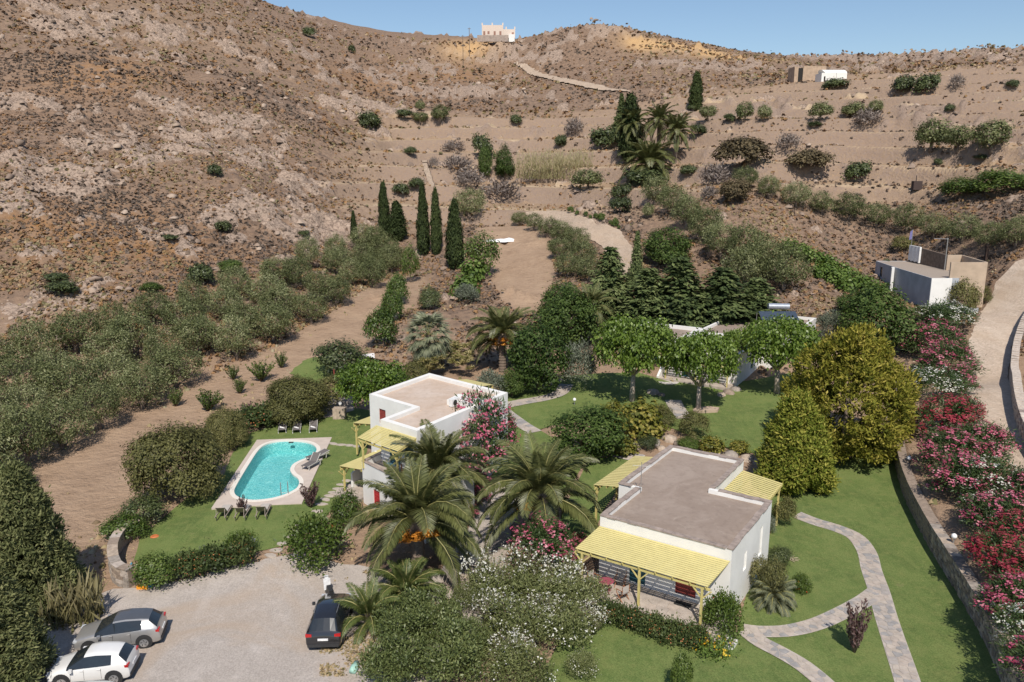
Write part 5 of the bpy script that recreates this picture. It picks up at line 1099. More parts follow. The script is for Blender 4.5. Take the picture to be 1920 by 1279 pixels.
MB().box(-.42, .42, -.18, .18, .05, .62).build('casing', M('white_enamel', (.72, .72, .70), .4), e); MB().tube([(-.1, -.2, .33), (-.1, -.185, .33)], .22, 18).build('fan_grille', DARK, e)
tag(MB().prism([(-5.0,58.6),(-2.6,57.3),(-1.8,58.8),(-4.2,60.2)], 6.22, 6.62).build('roof_hatch', WHITE), 'low white hatch block behind the air conditioner on the roof', 'roof hatch')
e = thing('terrace_table', 'blue table on the terrace of the two storey house', 'table', (-8.15, 51.9, 3.3), .5); MB().box(-.45, .45, -.35, .35, .70, .73).build('tabletop', M('blue_paint', (.05, .16, .26), .5), e)
for x in (-.4, .4):
    for y in (-.3, .3): MB().box(x-.025, x+.025, y-.025, y+.025, 0, .7).build('leg', TEAKW, e)
e = thing('folding_chair', 'dark teak chair beside the blue table on the terrace', 'chair', (-7.35, 51.3, 3.3), 1.9); MB().box(-.23, .23, -.2, .2, .43, .455).build('seat', TEAKW, e); MB().box(-.25, .25, .2, .225, .5, .92).build('backrest', TEAKW, e)
for x in (-.25, .25):
    for y0_, y1_ in ((-.24, .22), (.24, -.2)): m = MB(); m.beam((x, y0_, 0), (x, y1_, .44), .035, .035); m.build('leg', TEAKW, e)

# --- far house behind the mulberries
KC = (23.4, 80.0, 0); hc = thing('rear_house', 'white house with several flat roofs behind the mulberries', 'house', KC, R(-33))
building(hc, [(-7.6,0),(0,0),(0,8),(-7.4,8)], 1.2, 5.1, {0: [(4.6,5.6,1.95,4.0,'door',TEAL,0),(1.6,2.6,1.95,4.0,'door',TEAL,0)], 1: [(4.8,5.6,2.5,4.1,'window',TEAL,4)]}, roofm=ROOFB, ph=.3)
building(hc, [(-7.45,8.02),(2.2,8.02),(2.4,24.2),(-7.3,24.0)], 1.5, 5.4, {}, roofm=ROOFB, ph=.35)
building(hc, [(-14.7,3.0),(-7.65,3.0),(-7.65,10.4),(-14.7,10.4)], 1.2, 5.35, {0: [(1.2,2.2,1.95,4.0,'door',TEAL,0),(4.2,5.2,1.95,4.0,'door',TEAL,0)]}, roofm=ROOFB, ph=.45)
MB().prism([(-15,2.98),(-15,.4),(-7.9,.4),(-7.9,-1.9),(-.2,-1.9),(-.2,-.02),(-7.62,-.02),(-7.62,2.98)], 1.0, 1.9).build('porch_floor', PATIO, hc)
pergola(hc, (-14.6,2.95), (6.8,0), (0,-2.2), 0, 4.2, 3.9, 12, (.04,.5,.96), z0=1.9, gap=.3, raf=5)
pergola(hc, (-7.5,-.05), (7.3,0), (0,-1.7), 0, 4.2, 3.9, 10, (.04,.5,.96), z0=1.9, gap=.3, raf=5)
m = MB(); m.prism([(-8.1,-1.9),(-7.85,-1.9),(-7.85,.9),(-8.1,.9)], 1.9, [2.1, 2.1, 4.3, 4.3]); m.build('stair_wall', WHITE, hc)
for k, (r_, z) in enumerate([(2.0, 1.25), (1.55, 1.5), (1.1, 1.75)]): MB().cyl((-6.6, -2.2), r_, 1.0, z+.02, 22).build('step', M('step_stone', (.50, .46, .42), .9, 0, .12), hc)
e = thing('solar_water_heater', 'solar water heater with a silver tank on the far white house', 'water heater', (0, 0, 0), 0)
tx = at(1460, 574, Y=94); px_ = at(1458, 590, Y=93)
MB().tube([(tx[0]-1.25, tx[1], tx[2]), (tx[0]+1.25, tx[1], tx[2]-.05)], .36, 14).build('tank', M('silver_tank', (.42, .45, .5), .35, .5), e)
m = MB(); m.add([(px_[0]-2.2, px_[1]-1.3, px_[2]-.5), (px_[0]+2.2, px_[1]-1.3, px_[2]-.5), (px_[0]+2.2, px_[1]+.3, px_[2]+.35), (px_[0]-2.2, px_[1]+.3, px_[2]+.35)], [(0, 1, 2, 3)])
m.V += [(x, y, z-.08) for x, y, z in m.V[:4]]; m.F += [(0, 4, 5, 1), (1, 5, 6, 2), (2, 6, 7, 3), (3, 7, 4, 0), (7, 6, 5, 4)]; m.build('collector', M('solar_glass', (.05, .065, .09), .15, spec=.6), e)
m = MB()
for x in (-1, 1): m.beam((tx[0]+x, tx[1], tx[2]-.3), (tx[0]+x, tx[1]+.2, 5.0), .05, .05); m.beam((px_[0]+x*2.4, px_[1]+.2, px_[2]+.2), (px_[0]+x*2.4, px_[1]+.4, 5.0), .05, .05)
m.build('stand', METAL, e)

# --- small concrete building by the road, with tan parapet walls
GREYB = M('blue_grey_render', (.38, .40, .43), .9, 0, .14, .6, .15); TAN = M('tan_render', (.44, .34, .25), .9, 0, .12, .8, .15); BRN = M('brown_block', (.17, .125, .095), .95, 0, .3, 2, .4)
hs = thing('concrete_outbuilding', 'small flat roofed grey building with tan parapet walls at the road bend', 'building', (0, 0, 0))
ZS = 9.55
building(hs, [(56.2,105.8),(63.2,106.1),(63.4,126),(57.8,126),(56.9,117.5)], 4.5, ZS, {3: [(2.2,3.2,7.4,8.9,'window',GLASS,0)], 0: [(1.0,1.25,5,9.4,'pipe_recess',CAPST,0)]}, roofm=M('grey_screed', (.33, .27, .22), .95, 0, .15), wallm=GREYB, par=.12, ph=.08)
MB().prism([(56.15,105.6),(58.9,105.6),(58.9,105.79),(56.15,105.79)], 4.5, ZS).build('white_panel', WHITE, hs)
MB().prism([(56.5,116.9),(56.85,117.8),(56.45,117.9),(56.1,116.9)], 4.5, ZS+.02).build('white_pier', WHITE, hs)
MB().prism([(58.7,105.95),(63.6,106.0),(63.6,106.25),(58.7,106.2)], ZS-4, ZS+2.1).build('parapet_wall', TAN, hs)
MB().prism([(62.95,115),(63.25,115),(63.25,126),(62.95,126)], ZS-.1, [ZS+2.1, ZS+2.1, ZS+2.5, ZS+2.5]).build('block_wall', BRN, hs)
MB().prism([(62.9,114.7),(65.0,114.7),(65.0,114.98),(62.9,114.98)], ZS-3, ZS+2.15).build('parapet_wall', TAN, hs)
MB().prism([(63.5,106.3),(63.75,106.3),(65.3,114.98),(65.03,114.98)], ZS-3, ZS+2.1).build('parapet_wall', TAN, hs)
m = MB()
for k in range(6): m.prism([(62.6+.08*(k % 2),122.2+k*.55),(62.9,122.2+k*.55),(62.9,122.75+k*.55),(62.6+.08*((k+1) % 2),122.75+k*.55)], ZS+.1+.15*(k % 2), ZS+2.55)
tag(m.build('white_sheet', M('white_cloth', (.7, .69, .68), .9)), 'white cloth sheet hanging over the brown block wall', 'cloth')
e = thing('television_mast', 'tall grey television mast on the small flat roofed building', 'antenna', (62.6, 114.6, ZS)); m = MB(); m.tube([(0, 0, 0), (0, 0, 4.6)], .07, 6); m.build('mast', METAL, e); m = MB(); m.tube([(-2.0, 0, 4.5), (.1, 0, 4.45)], .05, 5); m.build('boom', METAL, e)
e = thing('flag', 'small purple-blue flag on a pole behind the flat roofed building', 'flag', (63.3, 126.3, ZS)); MB().tube([(0, 0, 0), (0, 0, 5.0)], .05, 6).build('pole', METAL, e); m = MB(); m.add([(0, 0, 4.9), (-.35, .05, 4.6), (-.45, 0, 3.3), (0, 0, 3.4), (.03, .02, 4.9), (-.33, .08, 4.6), (-.42, .03, 3.3), (.03, .02, 3.4)], [(0, 1, 2, 3), (7, 6, 5, 4), (0, 4, 5, 1), (1, 5, 6, 2), (2, 6, 7, 3)]); m.build('cloth', M('flag_blue', (.16, .15, .33), .8), e)
g = ground(1848, 490); tag(MB().box(-.18, .18, -.18, .18, -.2, 2.3).build('gate_post', M('rusty_post', (.05, .03, .022), .9), None, loc=g), 'dark rusty upright post beside the dirt road bend', 'post')

# --- houses on the hills
g = at(935, 67, Y=455); hh = thing('hilltop_house', 'pale pink house with corner pinnacles on the far ridge', 'house', (g[0], g[1], g[2]))
PKW = M('pink_render', (.64, .54, .46), .9, 0, .05)
k = sc_at(g); X_ = lambda px: (px-935)/k
m = MB(); m.box(X_(903.6), X_(943.5), 0, 9, -1, 5.4); m.box(X_(943.5)+.01, X_(965.9), .6, 8, -1, 3.4); m.build('wall', PKW, hh)
for x, z in ((904.2, 5.4), (923, 5.4), (942.8, 5.4), (949, 3.4), (965.2, 3.4)): MB().box(X_(x)-.35, X_(x)+.35, .7, 1.4, z, z+1.3).build('pinnacle', PKW, hh)
for x, z0_, z1_ in ((908, .1, 2.3), (916, .8, 2.3), (927.5, .1, 2.3), (938.3, .1, 2.3)): MB().box(X_(x)-.55, X_(x)+.55, -.05, -.003, z0_, z1_).build('window', M('brown_shutter', (.30, .16, .12), .8), hh)
MB().box(X_(959.5), X_(963.5), .5, .59, .3, 1.8).build('window', M('brown_shutter', (.3, .16, .12)), hh)
MB().box(X_(895), X_(953), -3.3, -3.0, -3.5, -.2).build('retaining_wall', M('far_stone', (.33, .27, .23), .95, 0, .2, .8), hh)
MB().box(X_(954), X_(965), -3, .55, -3.6, .3).build('annex', WHITE, hh)
g = at(1563, 150, Y=272); hh = thing('chapel', 'small white vaulted chapel on the right hand slope', 'chapel', g, .05); k = sc_at(g); X_ = lambda px: (px-1563)/k
m = MB(); m.box(X_(1539.5), X_(1588), 0, 5, -1.2, 2.2); m.build('wall', WHITE, hh)
m = MB(); x0, x1 = X_(1541), X_(1588); n_ = 8; vs = []
for i in range(n_+1):
    a = pi*i/n_; vs += [(x0+(.9-.9*sin(a)), 2.5-2.5*cos(a), 2.2+1.2*sin(a)), (x1-.9*sin(a)*.4, 2.5-2.5*cos(a), 2.2+1.2*sin(a))]
m.add(vs, [(2*i, 2*i+1, 2*i+3, 2*i+2) for i in range(n_)]+[tuple(range(0, 2*n_+2, 2)), tuple(range(1, 2*n_+2, 2))[::-1]]); m.build('vault', WHITE, hh)
MB().box(X_(1544), X_(1547), -.06, -.003, -.4, 1.1).build('door', DARK, hh); MB().box(X_(1567), X_(1567.8), -.4, -.002, -1.2, 2.3).build('buttress', WHITE, hh)
g = at(1520, 146, Y=282); hh = thing('ruined_barn', 'roofless tan stone ruin behind the white chapel', 'ruin', g); k = sc_at(g); X_ = lambda px: (px-1520)/k
TS = M('tan_stone', (.42, .31, .22), .95, 0, .2, .9, .4)
m = MB(); m.box(X_(1489), X_(1496), 0, .6, -2, 3.5); m.box(X_(1505), X_(1548), 0, .6, -2, 3.8); m.box(X_(1489), X_(1548), 6, 6.6, -2, 3.6); m.box(X_(1489), X_(1489)+.5, .61, 5.99, -2, 3.7); m.box(X_(1548)-.5, X_(1548), .61, 5.99, -2, 3.4); m.build('wall', TS, hh)
MB().box(X_(1496), X_(1505), .3, .4, -2, 3.2).build('doorway', DARK, hh); MB().box(X_(1549), X_(1558), 2, 5, -1, 3.6).build('shed', BRN, hh)
g = at(1247, 124, Y=360); hh = thing('stone_shelter', 'low stone ruin with a dark opening on the far slope', 'ruin', g); MB().box(-2.5, 8, 0, 3, -1.5, 1.6).build('wall', TS, hh); MB().box(-1.2, 1.0, -.06, -.003, -1.2, 1.2).build('opening', DARK, hh)
for j, (x, y0_, y1_, Y_, w_) in enumerate([(880, 78, 52, 440, 'left of the pink house on the ridge'), (868, 92, 66, 420, 'further left and lower than the pink house'), (1055, 86, 60, 430, 'right of the pink house on the rocky slope')]):
    a = at(x, y0_, Y=Y_); b_ = at(x, y1_, Y=Y_); a[2] = height(a[0], a[1])-.5
    e = thing('utility_pole', 'thin utility pole '+w_, 'pole', a); MB().tube([(0, 0, 0), (0, 0, b_[2]-a[2])], .16, 6).build('post', BARK, e); MB().box(-.8, .8, -.08, .08, b_[2]-a[2]-.6, b_[2]-a[2]-.4).build('crossarm', BARK, e)

# ------------------------------------------------------------------ paths and stone walls
def resample(pts, step):
    P = [np.array(p[:2]) for p in pts]; out = [P[0]]; acc = 0
    for a, b in zip(P[:-1], P[1:]):
        L = np.linalg.norm(b-a); s = step-acc
        while s < L: out.append(a+(b-a)*s/L); s += step
        acc = (acc+L) % step
    return np.array(out+[P[-1]])
class Line:
    def __init__(s, pts): s.P = np.array([p[:2] for p in pts], float); d = np.linalg.norm(np.diff(s.P, axis=0), axis=1); s.S = np.r_[0, np.cumsum(d)]; s.L = s.S[-1]
    def at(s, q, t=0):
        x = np.interp(q, s.S, s.P[:, 0]); y = np.interp(q, s.S, s.P[:, 1]); e = .25
        dx = np.interp(q+e, s.S, s.P[:, 0])-np.interp(q-e, s.S, s.P[:, 0]); dy = np.interp(q+e, s.S, s.P[:, 1])-np.interp(q-e, s.S, s.P[:, 1]); L = hypot(dx, dy)+1e-9
        return x-dy/L*t, y+dx/L*t
def cr(pts, k=5):
    p = [np.array(q, float) for q in pts]; p = [2*p[0]-p[1]]+p+[2*p[-1]-p[-2]]; out = []
    for i in range(1, len(p)-2):
        for j in range(k):
            u = j/k; out.append(.5*((2*p[i])+(-p[i-1]+p[i+1])*u+(2*p[i-1]-5*p[i]+4*p[i+1]-p[i+2])*u*u+(-p[i-1]+3*p[i]-3*p[i+1]+p[i+2])*u**3))
    return out+[p[-2]]
def path(name, pxs, width, cell, seed, zf=None, lift=.055):
    ln = Line(cr([ground(*p)[:2] for p in pxs])); n_ = int(ln.L/.4); vs = []; w = width/2
    for i in range(n_+1):
        q = ln.L*i/n_
        for t_ in (-w, -w/3, w/3, w): x, y = ln.at(q, t_); vs.append((x, y, height(x, y)+lift))
    root = struct(name, quick_mesh(name, vs, [(4*i+k, 4*i+4+k, 4*i+5+k, 4*i+1+k) for i in range(n_) for k in range(3)], MORTAR))
    for pl in cells(0, ln.L, -w+.03, w-.03, cell, seed):
        P3 = [ln.at(q, t_) for q, t_ in pl]; h = [height(x, y)+lift for x, y in P3]; m = MB(); m.prism(P3, [z-.02 for z in h], [z+.022 for z in h]); m.build('flagstone', rnd.choice(STONES), root)
    return root
path('garden_path', [(1494,966),(1530,980),(1570,992),(1604,1008),(1625,1036),(1634,1070),(1648,1110),(1662,1160),(1680,1215),(1700,1275),(1716,1330)], 1.2, .36, 1)
path('garden_path', [(1642,1112),(1620,1128),(1580,1150),(1530,1172),(1480,1184),(1430,1186),(1395,1182)], 1.05, .36, 2, lift=.065)
path('garden_path', [(1398,1184),(1425,1205),(1465,1226),(1505,1250),(1545,1283),(1580,1320)], 1.05, .36, 3, lift=.075)
path('upper_path', [(945,762),(985,754),(1020,748),(1050,738),(1062,722)], 1.5, .62, 4, lift=.09)
path('upper_path', [(942,770),(958,782),(980,798),(1003,812)], 1.4, .6, 5, lift=.1)
path('house_walk', [(1262,752),(1270,768),(1285,786)], 1.6, .7, 6, lift=.09)
path('paved_strip', [(1150,850),(1175,856),(1205,862)], 1.5, .6, 7, lift=.09)
ss = [(1.0*a, b) for a, b in [(651,903),(641,910),(633,918),(626,925),(618,931),(610,938),(602,947),(595,960),(563,989),(556,996),(547,1008),(530,1021),(519,1033),(508,1043),(625,833),(640,835),(655,836),(668,838)]]
for j, (x, y) in enumerate(ss):
    g = ground(x, y); n_ = 7; pl = [(cos(2*pi*i/n_)*(.44+rnd.uniform(-.07, .07)), sin(2*pi*i/n_)*(.24+rnd.uniform(-.04, .04))) for i in range(n_)]
    w_ = ('below the terrace house, %s from it' % ORD[j]) if j < 14 else ('between pool and awning, %s from left' % ORD[j-14])
    tag(MB().prism(pl, 0, .085).build('stepping_stone', STONES[4], None, loc=g, rot=(0, 0, rnd.uniform(-.3, .3)-.2)), 'flat pale stepping stone in the lawn '+w_, 'stepping stone', 'stepping stones')
WST = [M('wall_stone_'+n_, c, .92, 0, .25, 4, .5) for n_, c in (('brown', (.27, .21, .165)), ('grey', (.30, .26, .225)), ('buff', (.40, .32, .25)), ('dark', (.19, .155, .13)))]
def stone_wall(name, label, pts, h, th, side, rows, ln_, stones_max=290, caps=True, mats=WST, base=None, core=None):
    """rubble wall: dark core, separate irregular stones on the visible face and coping on top"""
    L = Line(cr(pts, 4)); root = thing(name, label, 'wall'); n_ = int(L.L/.5); zb = (lambda x, y: height(x, y)) if base is None else base
    vs = []
    for i in range(n_+1):
        q = L.L*i/n_; a = L.at(q, -th/2*.8); b_ = L.at(q, th/2*.8); z = zb(*L.at(q, side*(th/2+.35))); vs += [(*a, z-.4), (*a, z+h), (*b_, z+h), (*b_, z-.4)]
    f = [(4*i+k, 4*i+(k+1) % 4, 4*i+4+(k+1) % 4, 4*i+4+k) for i in range(n_) for k in range(4)]+[(0, 3, 2, 1), (4*n_, 4*n_+1, 4*n_+2, 4*n_+3)]
    link('core', quick_mesh('core', vs, f, core or mats[3]), root)
    items = []; rh = h/rows
    for r_ in range(rows):
        q = rnd.uniform(0, ln_)
        while q < L.L-.1:
            l = ln_*rnd.uniform(.55, 1.5); items.append((q, min(q+l-.02, L.L), r_*rh+.012, (r_+1)*rh-.012, 0)); q += l
    if caps:
        q = 0
        while q < L.L-.1: l = rnd.uniform(.5, .95); items.append((q, min(q+l-.02, L.L), h+.003, h+.07, 1)); q += l
    def dist(it): x, y = L.at(it[0]); return hypot(x, y)
    items.sort(key=dist); rest = MB()
    for k, (q0, q1, z0, z1, cap_) in enumerate(items):
        m = MB() if k < stones_max else rest; qm = (q0+q1)/2; x, y = L.at(qm, side*(th/2+.35)); zz = zb(x, y)
        if cap_: c = [L.at(q0, -th/2-.05), L.at(q1, -th/2-.05), L.at(q1, th/2+.05), L.at(q0, th/2+.05)]
        else:
            o0 = side*th*.38; o1 = side*(th/2+rnd.uniform(.0, .07)); c = [L.at(q0, o0), L.at(q1, o0), L.at(q1-.03, o1), L.at(q0+.03, o1)]
        j = rnd.uniform(-.02, .02); m.prism([tuple(map(float, p)) for p in c], zz+z0+j*.5, zz+z1+j*.5)
        if k < stones_max: m.build('coping_stone' if cap_ else 'stone', rnd.choice(mats), root)
    if len(items) > stones_max: tag(rest.build('stone', mats[0], root), kind='stuff')
    return root
gw = [p for p in GWALL]; sgn = -1 if True else 1
# which side faces the lawn
_L = Line(cr(gw, 4)); _m = _L.at(_L.L*.5, 1.0); sgn = 1 if _m[0] < _L.at(_L.L*.5)[0] else -1
stone_wall('garden_retaining_wall', 'long curved stone retaining wall between the lawn and the oleander bed', [p for p in gw if True], GWALL_H+.03, .55, sgn, 6, .42, 300, base=lambda x, y: base_h(x, y)[0])
rw = [tuple(ground(*p)[:2]) for p in RWALLP]; _L = Line(cr(rw, 4)); _m = _L.at(_L.L*.5, 1.0); sg2 = 1 if _m[0] < _L.at(_L.L*.5)[0] else -1
PALEW = [M('pale_wall_stone_'+n_, c, .92, 0, .22, 4, .5) for n_, c in (('a', (.50, .42, .35)), ('b', (.42, .36, .31)), ('c', (.56, .48, .41)), ('d', (.25, .2, .17)))]
stone_wall('roadside_drystone_wall', 'pale drystone wall along the right edge of the dirt road', rw, 1.5, .6, sg2, 7, .4, 280, mats=PALEW)
cw = [tuple(ground(a, b)[:2]) for a, b in [(262,1004),(240,1014),(222,1034),(214,1060),(222,1090),(248,1100)]]
stone_wall('curved_stone_wall', 'curved low stone wall at the left corner of the pool lawn', [c for c in cw], 1.15, .5, -1, 5, .42, 200, mats=[WST[2], WST[1], PALEW[1], WST[0]])
_b = MB().prism([(-.9,-.5),(1.0,-.55),(1.5,.1),(.8,.7),(-.6,.6),(-1.2,.1)], -.1, .3).build('boulder', M('boulder_rock', (.42, .32, .24), .9, 0, .15, 2, .4), None, loc=ground(1322, 772), rot=(0, 0, .2))
tag(_b, 'flat tan boulder at the foot of the middle mulberry', 'boulder')
# rocks of the rockery above the near house
for j, (x, y) in enumerate([(1195,838),(1225,832),(1255,826),(1275,836),(1300,838),(1240,842),(1325,846),(1372,856),(1400,862),(1425,868),(1180,828),(1350,852),(1030,722),(1050,715),(1015,728),(1240,742),(1225,738),(1352,742),(1366,738),(1380,732)]):
    g = ground(x, y); s_ = rnd.uniform(.35, .75); V, F, k = domes(np.array([0.]), np.array([0.]), np.array([0.]), np.array([s_]), np.array([s_*.75]), np.random.default_rng(j), .3, 7)
    o = link('rock', quick_mesh('rock', V, F, WST[j % 3]), None, g); tag(o, ('tan rock in the rockery between the two lawns, %s piece' % ORD[j]) if j < 12 else 'rock edging the porch beds of the far house, %s piece' % ORD[j-12], 'rock', 'garden rocks')

# ------------------------------------------------------------------ swimming pool
def pool_deck():
    n_ = len(POOL); P = [Vector(p) for p in DECK]+[Vector(p) for p in POOL]
    vs, _, fs, *_ = delaunay_2d_cdt(P, [(i, (i+1) % 4) for i in range(4)]+[(4+i, 4+(i+1) % n_) for i in range(n_)], [], 1, 1e-6)
    F = []
    for f in fs:
        c = np.mean([(vs[i].x, vs[i].y) for i in f], 0)
        if poly_sd(np.array([c[0]]), np.array([c[1]]), POOL)[0] < 0: F.append(tuple(f))
    V = [(v.x, v.y, ZP+.06) for v in vs]; b = len(V); V += [(*p, ZP+.06) for p in DECK]+[(*p, ZP-.2) for p in DECK]
    F += [(b+i, b+4+i, b+4+(i+1) % 4, b+(i+1) % 4) for i in range(4)]
    return quick_mesh('pool_deck', V, F, M('deck_screed', (.52, .44, .38), .85, 0, .08, 1.2, .15))
pr = thing('swimming_pool', 'kidney shaped turquoise swimming pool in a pale rectangular deck', 'swimming pool')
link('pool_deck', pool_deck(), pr)
inn = inset(POOL, .02) if sum(POOL[i][0]*POOL[(i+1) % len(POOL)][1]-POOL[(i+1) % len(POOL)][0]*POOL[i][1] for i in range(len(POOL))) > 0 else inset(POOL[::-1], .02)
out = inset(inn, -.32); n_ = len(inn); V = []
for k in range(n_): V += [(*out[k], ZP+.063), (*out[k], ZP+.10), (*inn[k], ZP+.10), (*inn[k], ZP-.15)]
link('coping', quick_mesh('coping', V, [(4*k+j, 4*k+j+1, 4*((k+1) % n_)+j+1, 4*((k+1) % n_)+j) for k in range(n_) for j in range(3)], M('pool_coping', (.72, .67, .60), .7, 0, .04)), pr)
t = NT('caustic_painted_liner'); a = t.voro(2.1, 'DISTANCE_TO_EDGE', vec=None); nz = t.noise(.8, 3, .5)
t.col(t.mix(t.ramp(t.noise(4.5, 3, .6, dist=2.2), [(.40, 0), (.54, .45), (.62, 1)]), (.17, .52, .54), (.62, .86, .83))); CAUSTIC_LINER = t.fin(.6)  # pale mottling painted into the basin colour imitates sunlight rippled by the water
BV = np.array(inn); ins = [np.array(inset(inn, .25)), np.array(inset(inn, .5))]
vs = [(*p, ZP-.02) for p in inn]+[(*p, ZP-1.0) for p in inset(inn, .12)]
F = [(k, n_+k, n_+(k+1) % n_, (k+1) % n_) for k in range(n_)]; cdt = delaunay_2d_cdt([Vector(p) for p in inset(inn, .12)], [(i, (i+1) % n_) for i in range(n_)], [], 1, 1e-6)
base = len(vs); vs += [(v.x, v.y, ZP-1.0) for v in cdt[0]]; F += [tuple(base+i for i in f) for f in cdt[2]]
link('basin', quick_mesh('basin', vs, F, CAUSTIC_LINER), pr)
t = NT('pool_water'); t.b.inputs['Base Color'].default_value = (.25, .78, .80, 1)
gl = t.n.new('ShaderNodeBsdfGlossy'); gl.inputs['Roughness'].default_value = .06; tr = t.n.new('ShaderNodeBsdfTransparent'); tr.inputs[0].default_value = (.70, .95, .96, 1)
bp = t.n.new('ShaderNodeBump'); bp.inputs['Strength'].default_value = 1.0; bp.inputs['Distance'].default_value = .05; wv = t.math('ADD', t.noise(1.7, 2, .55, dist=.8), t.math('MULTIPLY', t.noise(5.5, 2, .6), .35)); t.link(wv, bp.inputs['Height']); t.link(bp.outputs[0], gl.inputs['Normal'])
fr = t.n.new('ShaderNodeFresnel'); fr.inputs[0].default_value = 1.33; t.link(bp.outputs[0], fr.inputs['Normal']); mx = t.n.new('ShaderNodeMixShader'); t.link(fr.outputs[0], mx.inputs[0]); t.link(tr.outputs[0], mx.inputs[1]); t.link(gl.outputs[0], mx.inputs[2]); t.link(mx.outputs[0], t.out.inputs[0]); WATER = t.m
cdt = delaunay_2d_cdt([Vector(p) for p in inset(inn, .0)], [(i, (i+1) % n_) for i in range(n_)], [], 1, 1e-6)
link('water_surface', quick_mesh('water_surface', [(v.x, v.y, ZP-.03) for v in cdt[0]], [tuple(f) for f in cdt[2]], WATER), pr)
g = at(*oz([(705,765)])[0], z=ZP+.06)
e = thing('pool_ladder', 'steel pool ladder at the near end of the pool', 'ladder', g, .35)
for x in (-.25, .25): MB().tube([(x, 0, 0), (x, .05, .7), (x, .35, .85), (x, .6, .6), (x, .65, -.6)], .022, 6).build('handrail', METAL, e)
for k in range(3): MB().tube([(-.25, .65, -.1-.25*k), (.25, .65, -.1-.25*k)], .02, 6).build('rung', METAL, e)
tag(MB().prism([(-.2,-.1),(.2,-.1),(.2,.1),(-.2,.1)], 0, .05).build('skimmer', DARK, None, loc=at(*oz([(757,320)])[0], z=ZP+.101)), 'small dark skimmer lid at the far rim of the pool', 'skimmer')

# ------------------------------------------------------------------ loungers
SLING = M('grey_sling', (.13, .115, .11), .8, 0, .06, 30); ALU = M('pale_frame', (.55, .53, .5), .5, .2); TOWEL = M('white_towel', (.78, .76, .74), .95)
def lounger(a, b, label, wood=False, back=.5, towel=False, z=None, group=None):
    a = ground(*a); b = ground(*b); d = b[:2]-a[:2]; L = 1.95; rz = atan2(d[1], d[0])
    e = thing('sun_lounger', label, 'sun lounger', (a[0], a[1], a[2] if z is None else z), rz, group); w = .33; fm = GREYW if wood else ALU; hgt = .34
    for y in (-w, w): m = MB(); m.beam((0, y, hgt), (L*.98, y, hgt), .05, .06); m.build('side_rail', fm, e)
    for x in (.2, L*.85):
        for y in (-w, w): m = MB(); m.beam((x-.08, y, 0), (x, y, hgt-.03), .05, .05); m.build('leg', fm, e)
    x1 = L*.6; bx = x1+(L-x1)*cos(back*1.15)*1.05; bz = hgt+(L-x1)*sin(back*1.15)
    if wood:
        for k in range(12): MB().box(.03+k*.094, .105+k*.094, -w+.03, w-.03, hgt+.03, hgt+.05).build('slat', GREYW, e)
        m = MB(); m.beam((x1, 0, hgt+.08), (bx, 0, bz+.05), w*1.9, .03); m.build('backrest', GREYW, e); m = MB(); m.beam((.05, 0, hgt+.085), (x1-.05, 0, hgt+.085), w*1.7, .06); m.build('cushion', CANVAS, e)
        for y in (-w+.05, w-.05): m = MB(); m.beam((bx-.1, y, bz-.05), (bx+.05, y, hgt), .035, .035); m.build('prop', GREYW, e)
    else:
        m = MB(); m.beam((.02, 0, hgt+.04), (x1, 0, hgt+.04), w*1.85, .02); m.build('seat', SLING, e); m = MB(); m.beam((x1, 0, hgt+.04), (bx, 0, bz), w*1.85, .02); m.build('backrest', SLING, e)
        for y in (-w, w): m = MB(); m.beam((x1, y, hgt+.03), (bx, y, bz), .045, .045); m.build('back_rail', ALU, e)
    if towel: 
        m = MB(); m.tube([(.25, -.2, hgt+.12), (.62, .18, hgt+.12)], [.06, .07], 8); t_ = m.build('towel', TOWEL, None, loc=e.location, rot=(0, 0, rz)); tag(t_, 'rolled white towel on the '+label.replace('grey sun lounger', 'grey lounger'), 'towel', 'towels on the grey loungers')
for a, b, w_ in (((529,814),(533,791),'left'),((556,814),(560.5,790),'middle'),((587,813),(590,788),'right')): lounger(a, b, 'grey sun lounger beyond the pool, %s of three' % w_, towel=True, back=.35, group='grey sun loungers beyond the pool')
for a, b, w_ in (((428,957),(414,980),'left'),((463,957),(450,980),'middle'),((500,955),(489,979),'right')): lounger(a, b, 'weathered wooden sun lounger before the pool, %s of three' % w_, True, back=.72, group='wooden sun loungers before the pool')
lounger((571,886), (606,867), 'charcoal sun lounger at the waist of the pool with its back raised high', back=.75, z=ZP+.06); lounger((577,870), (612,858), 'charcoal sun lounger half hidden behind the raised one', back=.2, z=ZP+.06)
for j, (x, y, w_, sz) in enumerate([(474,1030,'beside the red hibiscus on the pool lawn', .21),(638,768,'on the stone pillar of the sitting place', .18),(1077,760,'at the top of the upper path', .17),(1706,765,'farthest along the garden wall', .16),(1703,872,'in the middle of the garden wall', .17),(1787,1022,'nearest along the garden wall', .17)]):
    g = ground(x, y); e = thing('globe_lamp', 'white globe garden lamp '+w_, 'lamp', g, 0, 'globe lamps'); MB().tube([(0, 0, -.1), (0, 0, .45)], .05, 8).build('post', METAL, e); MB().lathe((0, 0, .42), [(.05, 0)]+[(sz*sin(pi*k/10), sz-sz*cos(pi*k/10)) for k in range(1, 10)]+[(.02, 2*sz)], 16).build('globe', M('white_globe', (.82, .82, .82), .25), e, True)
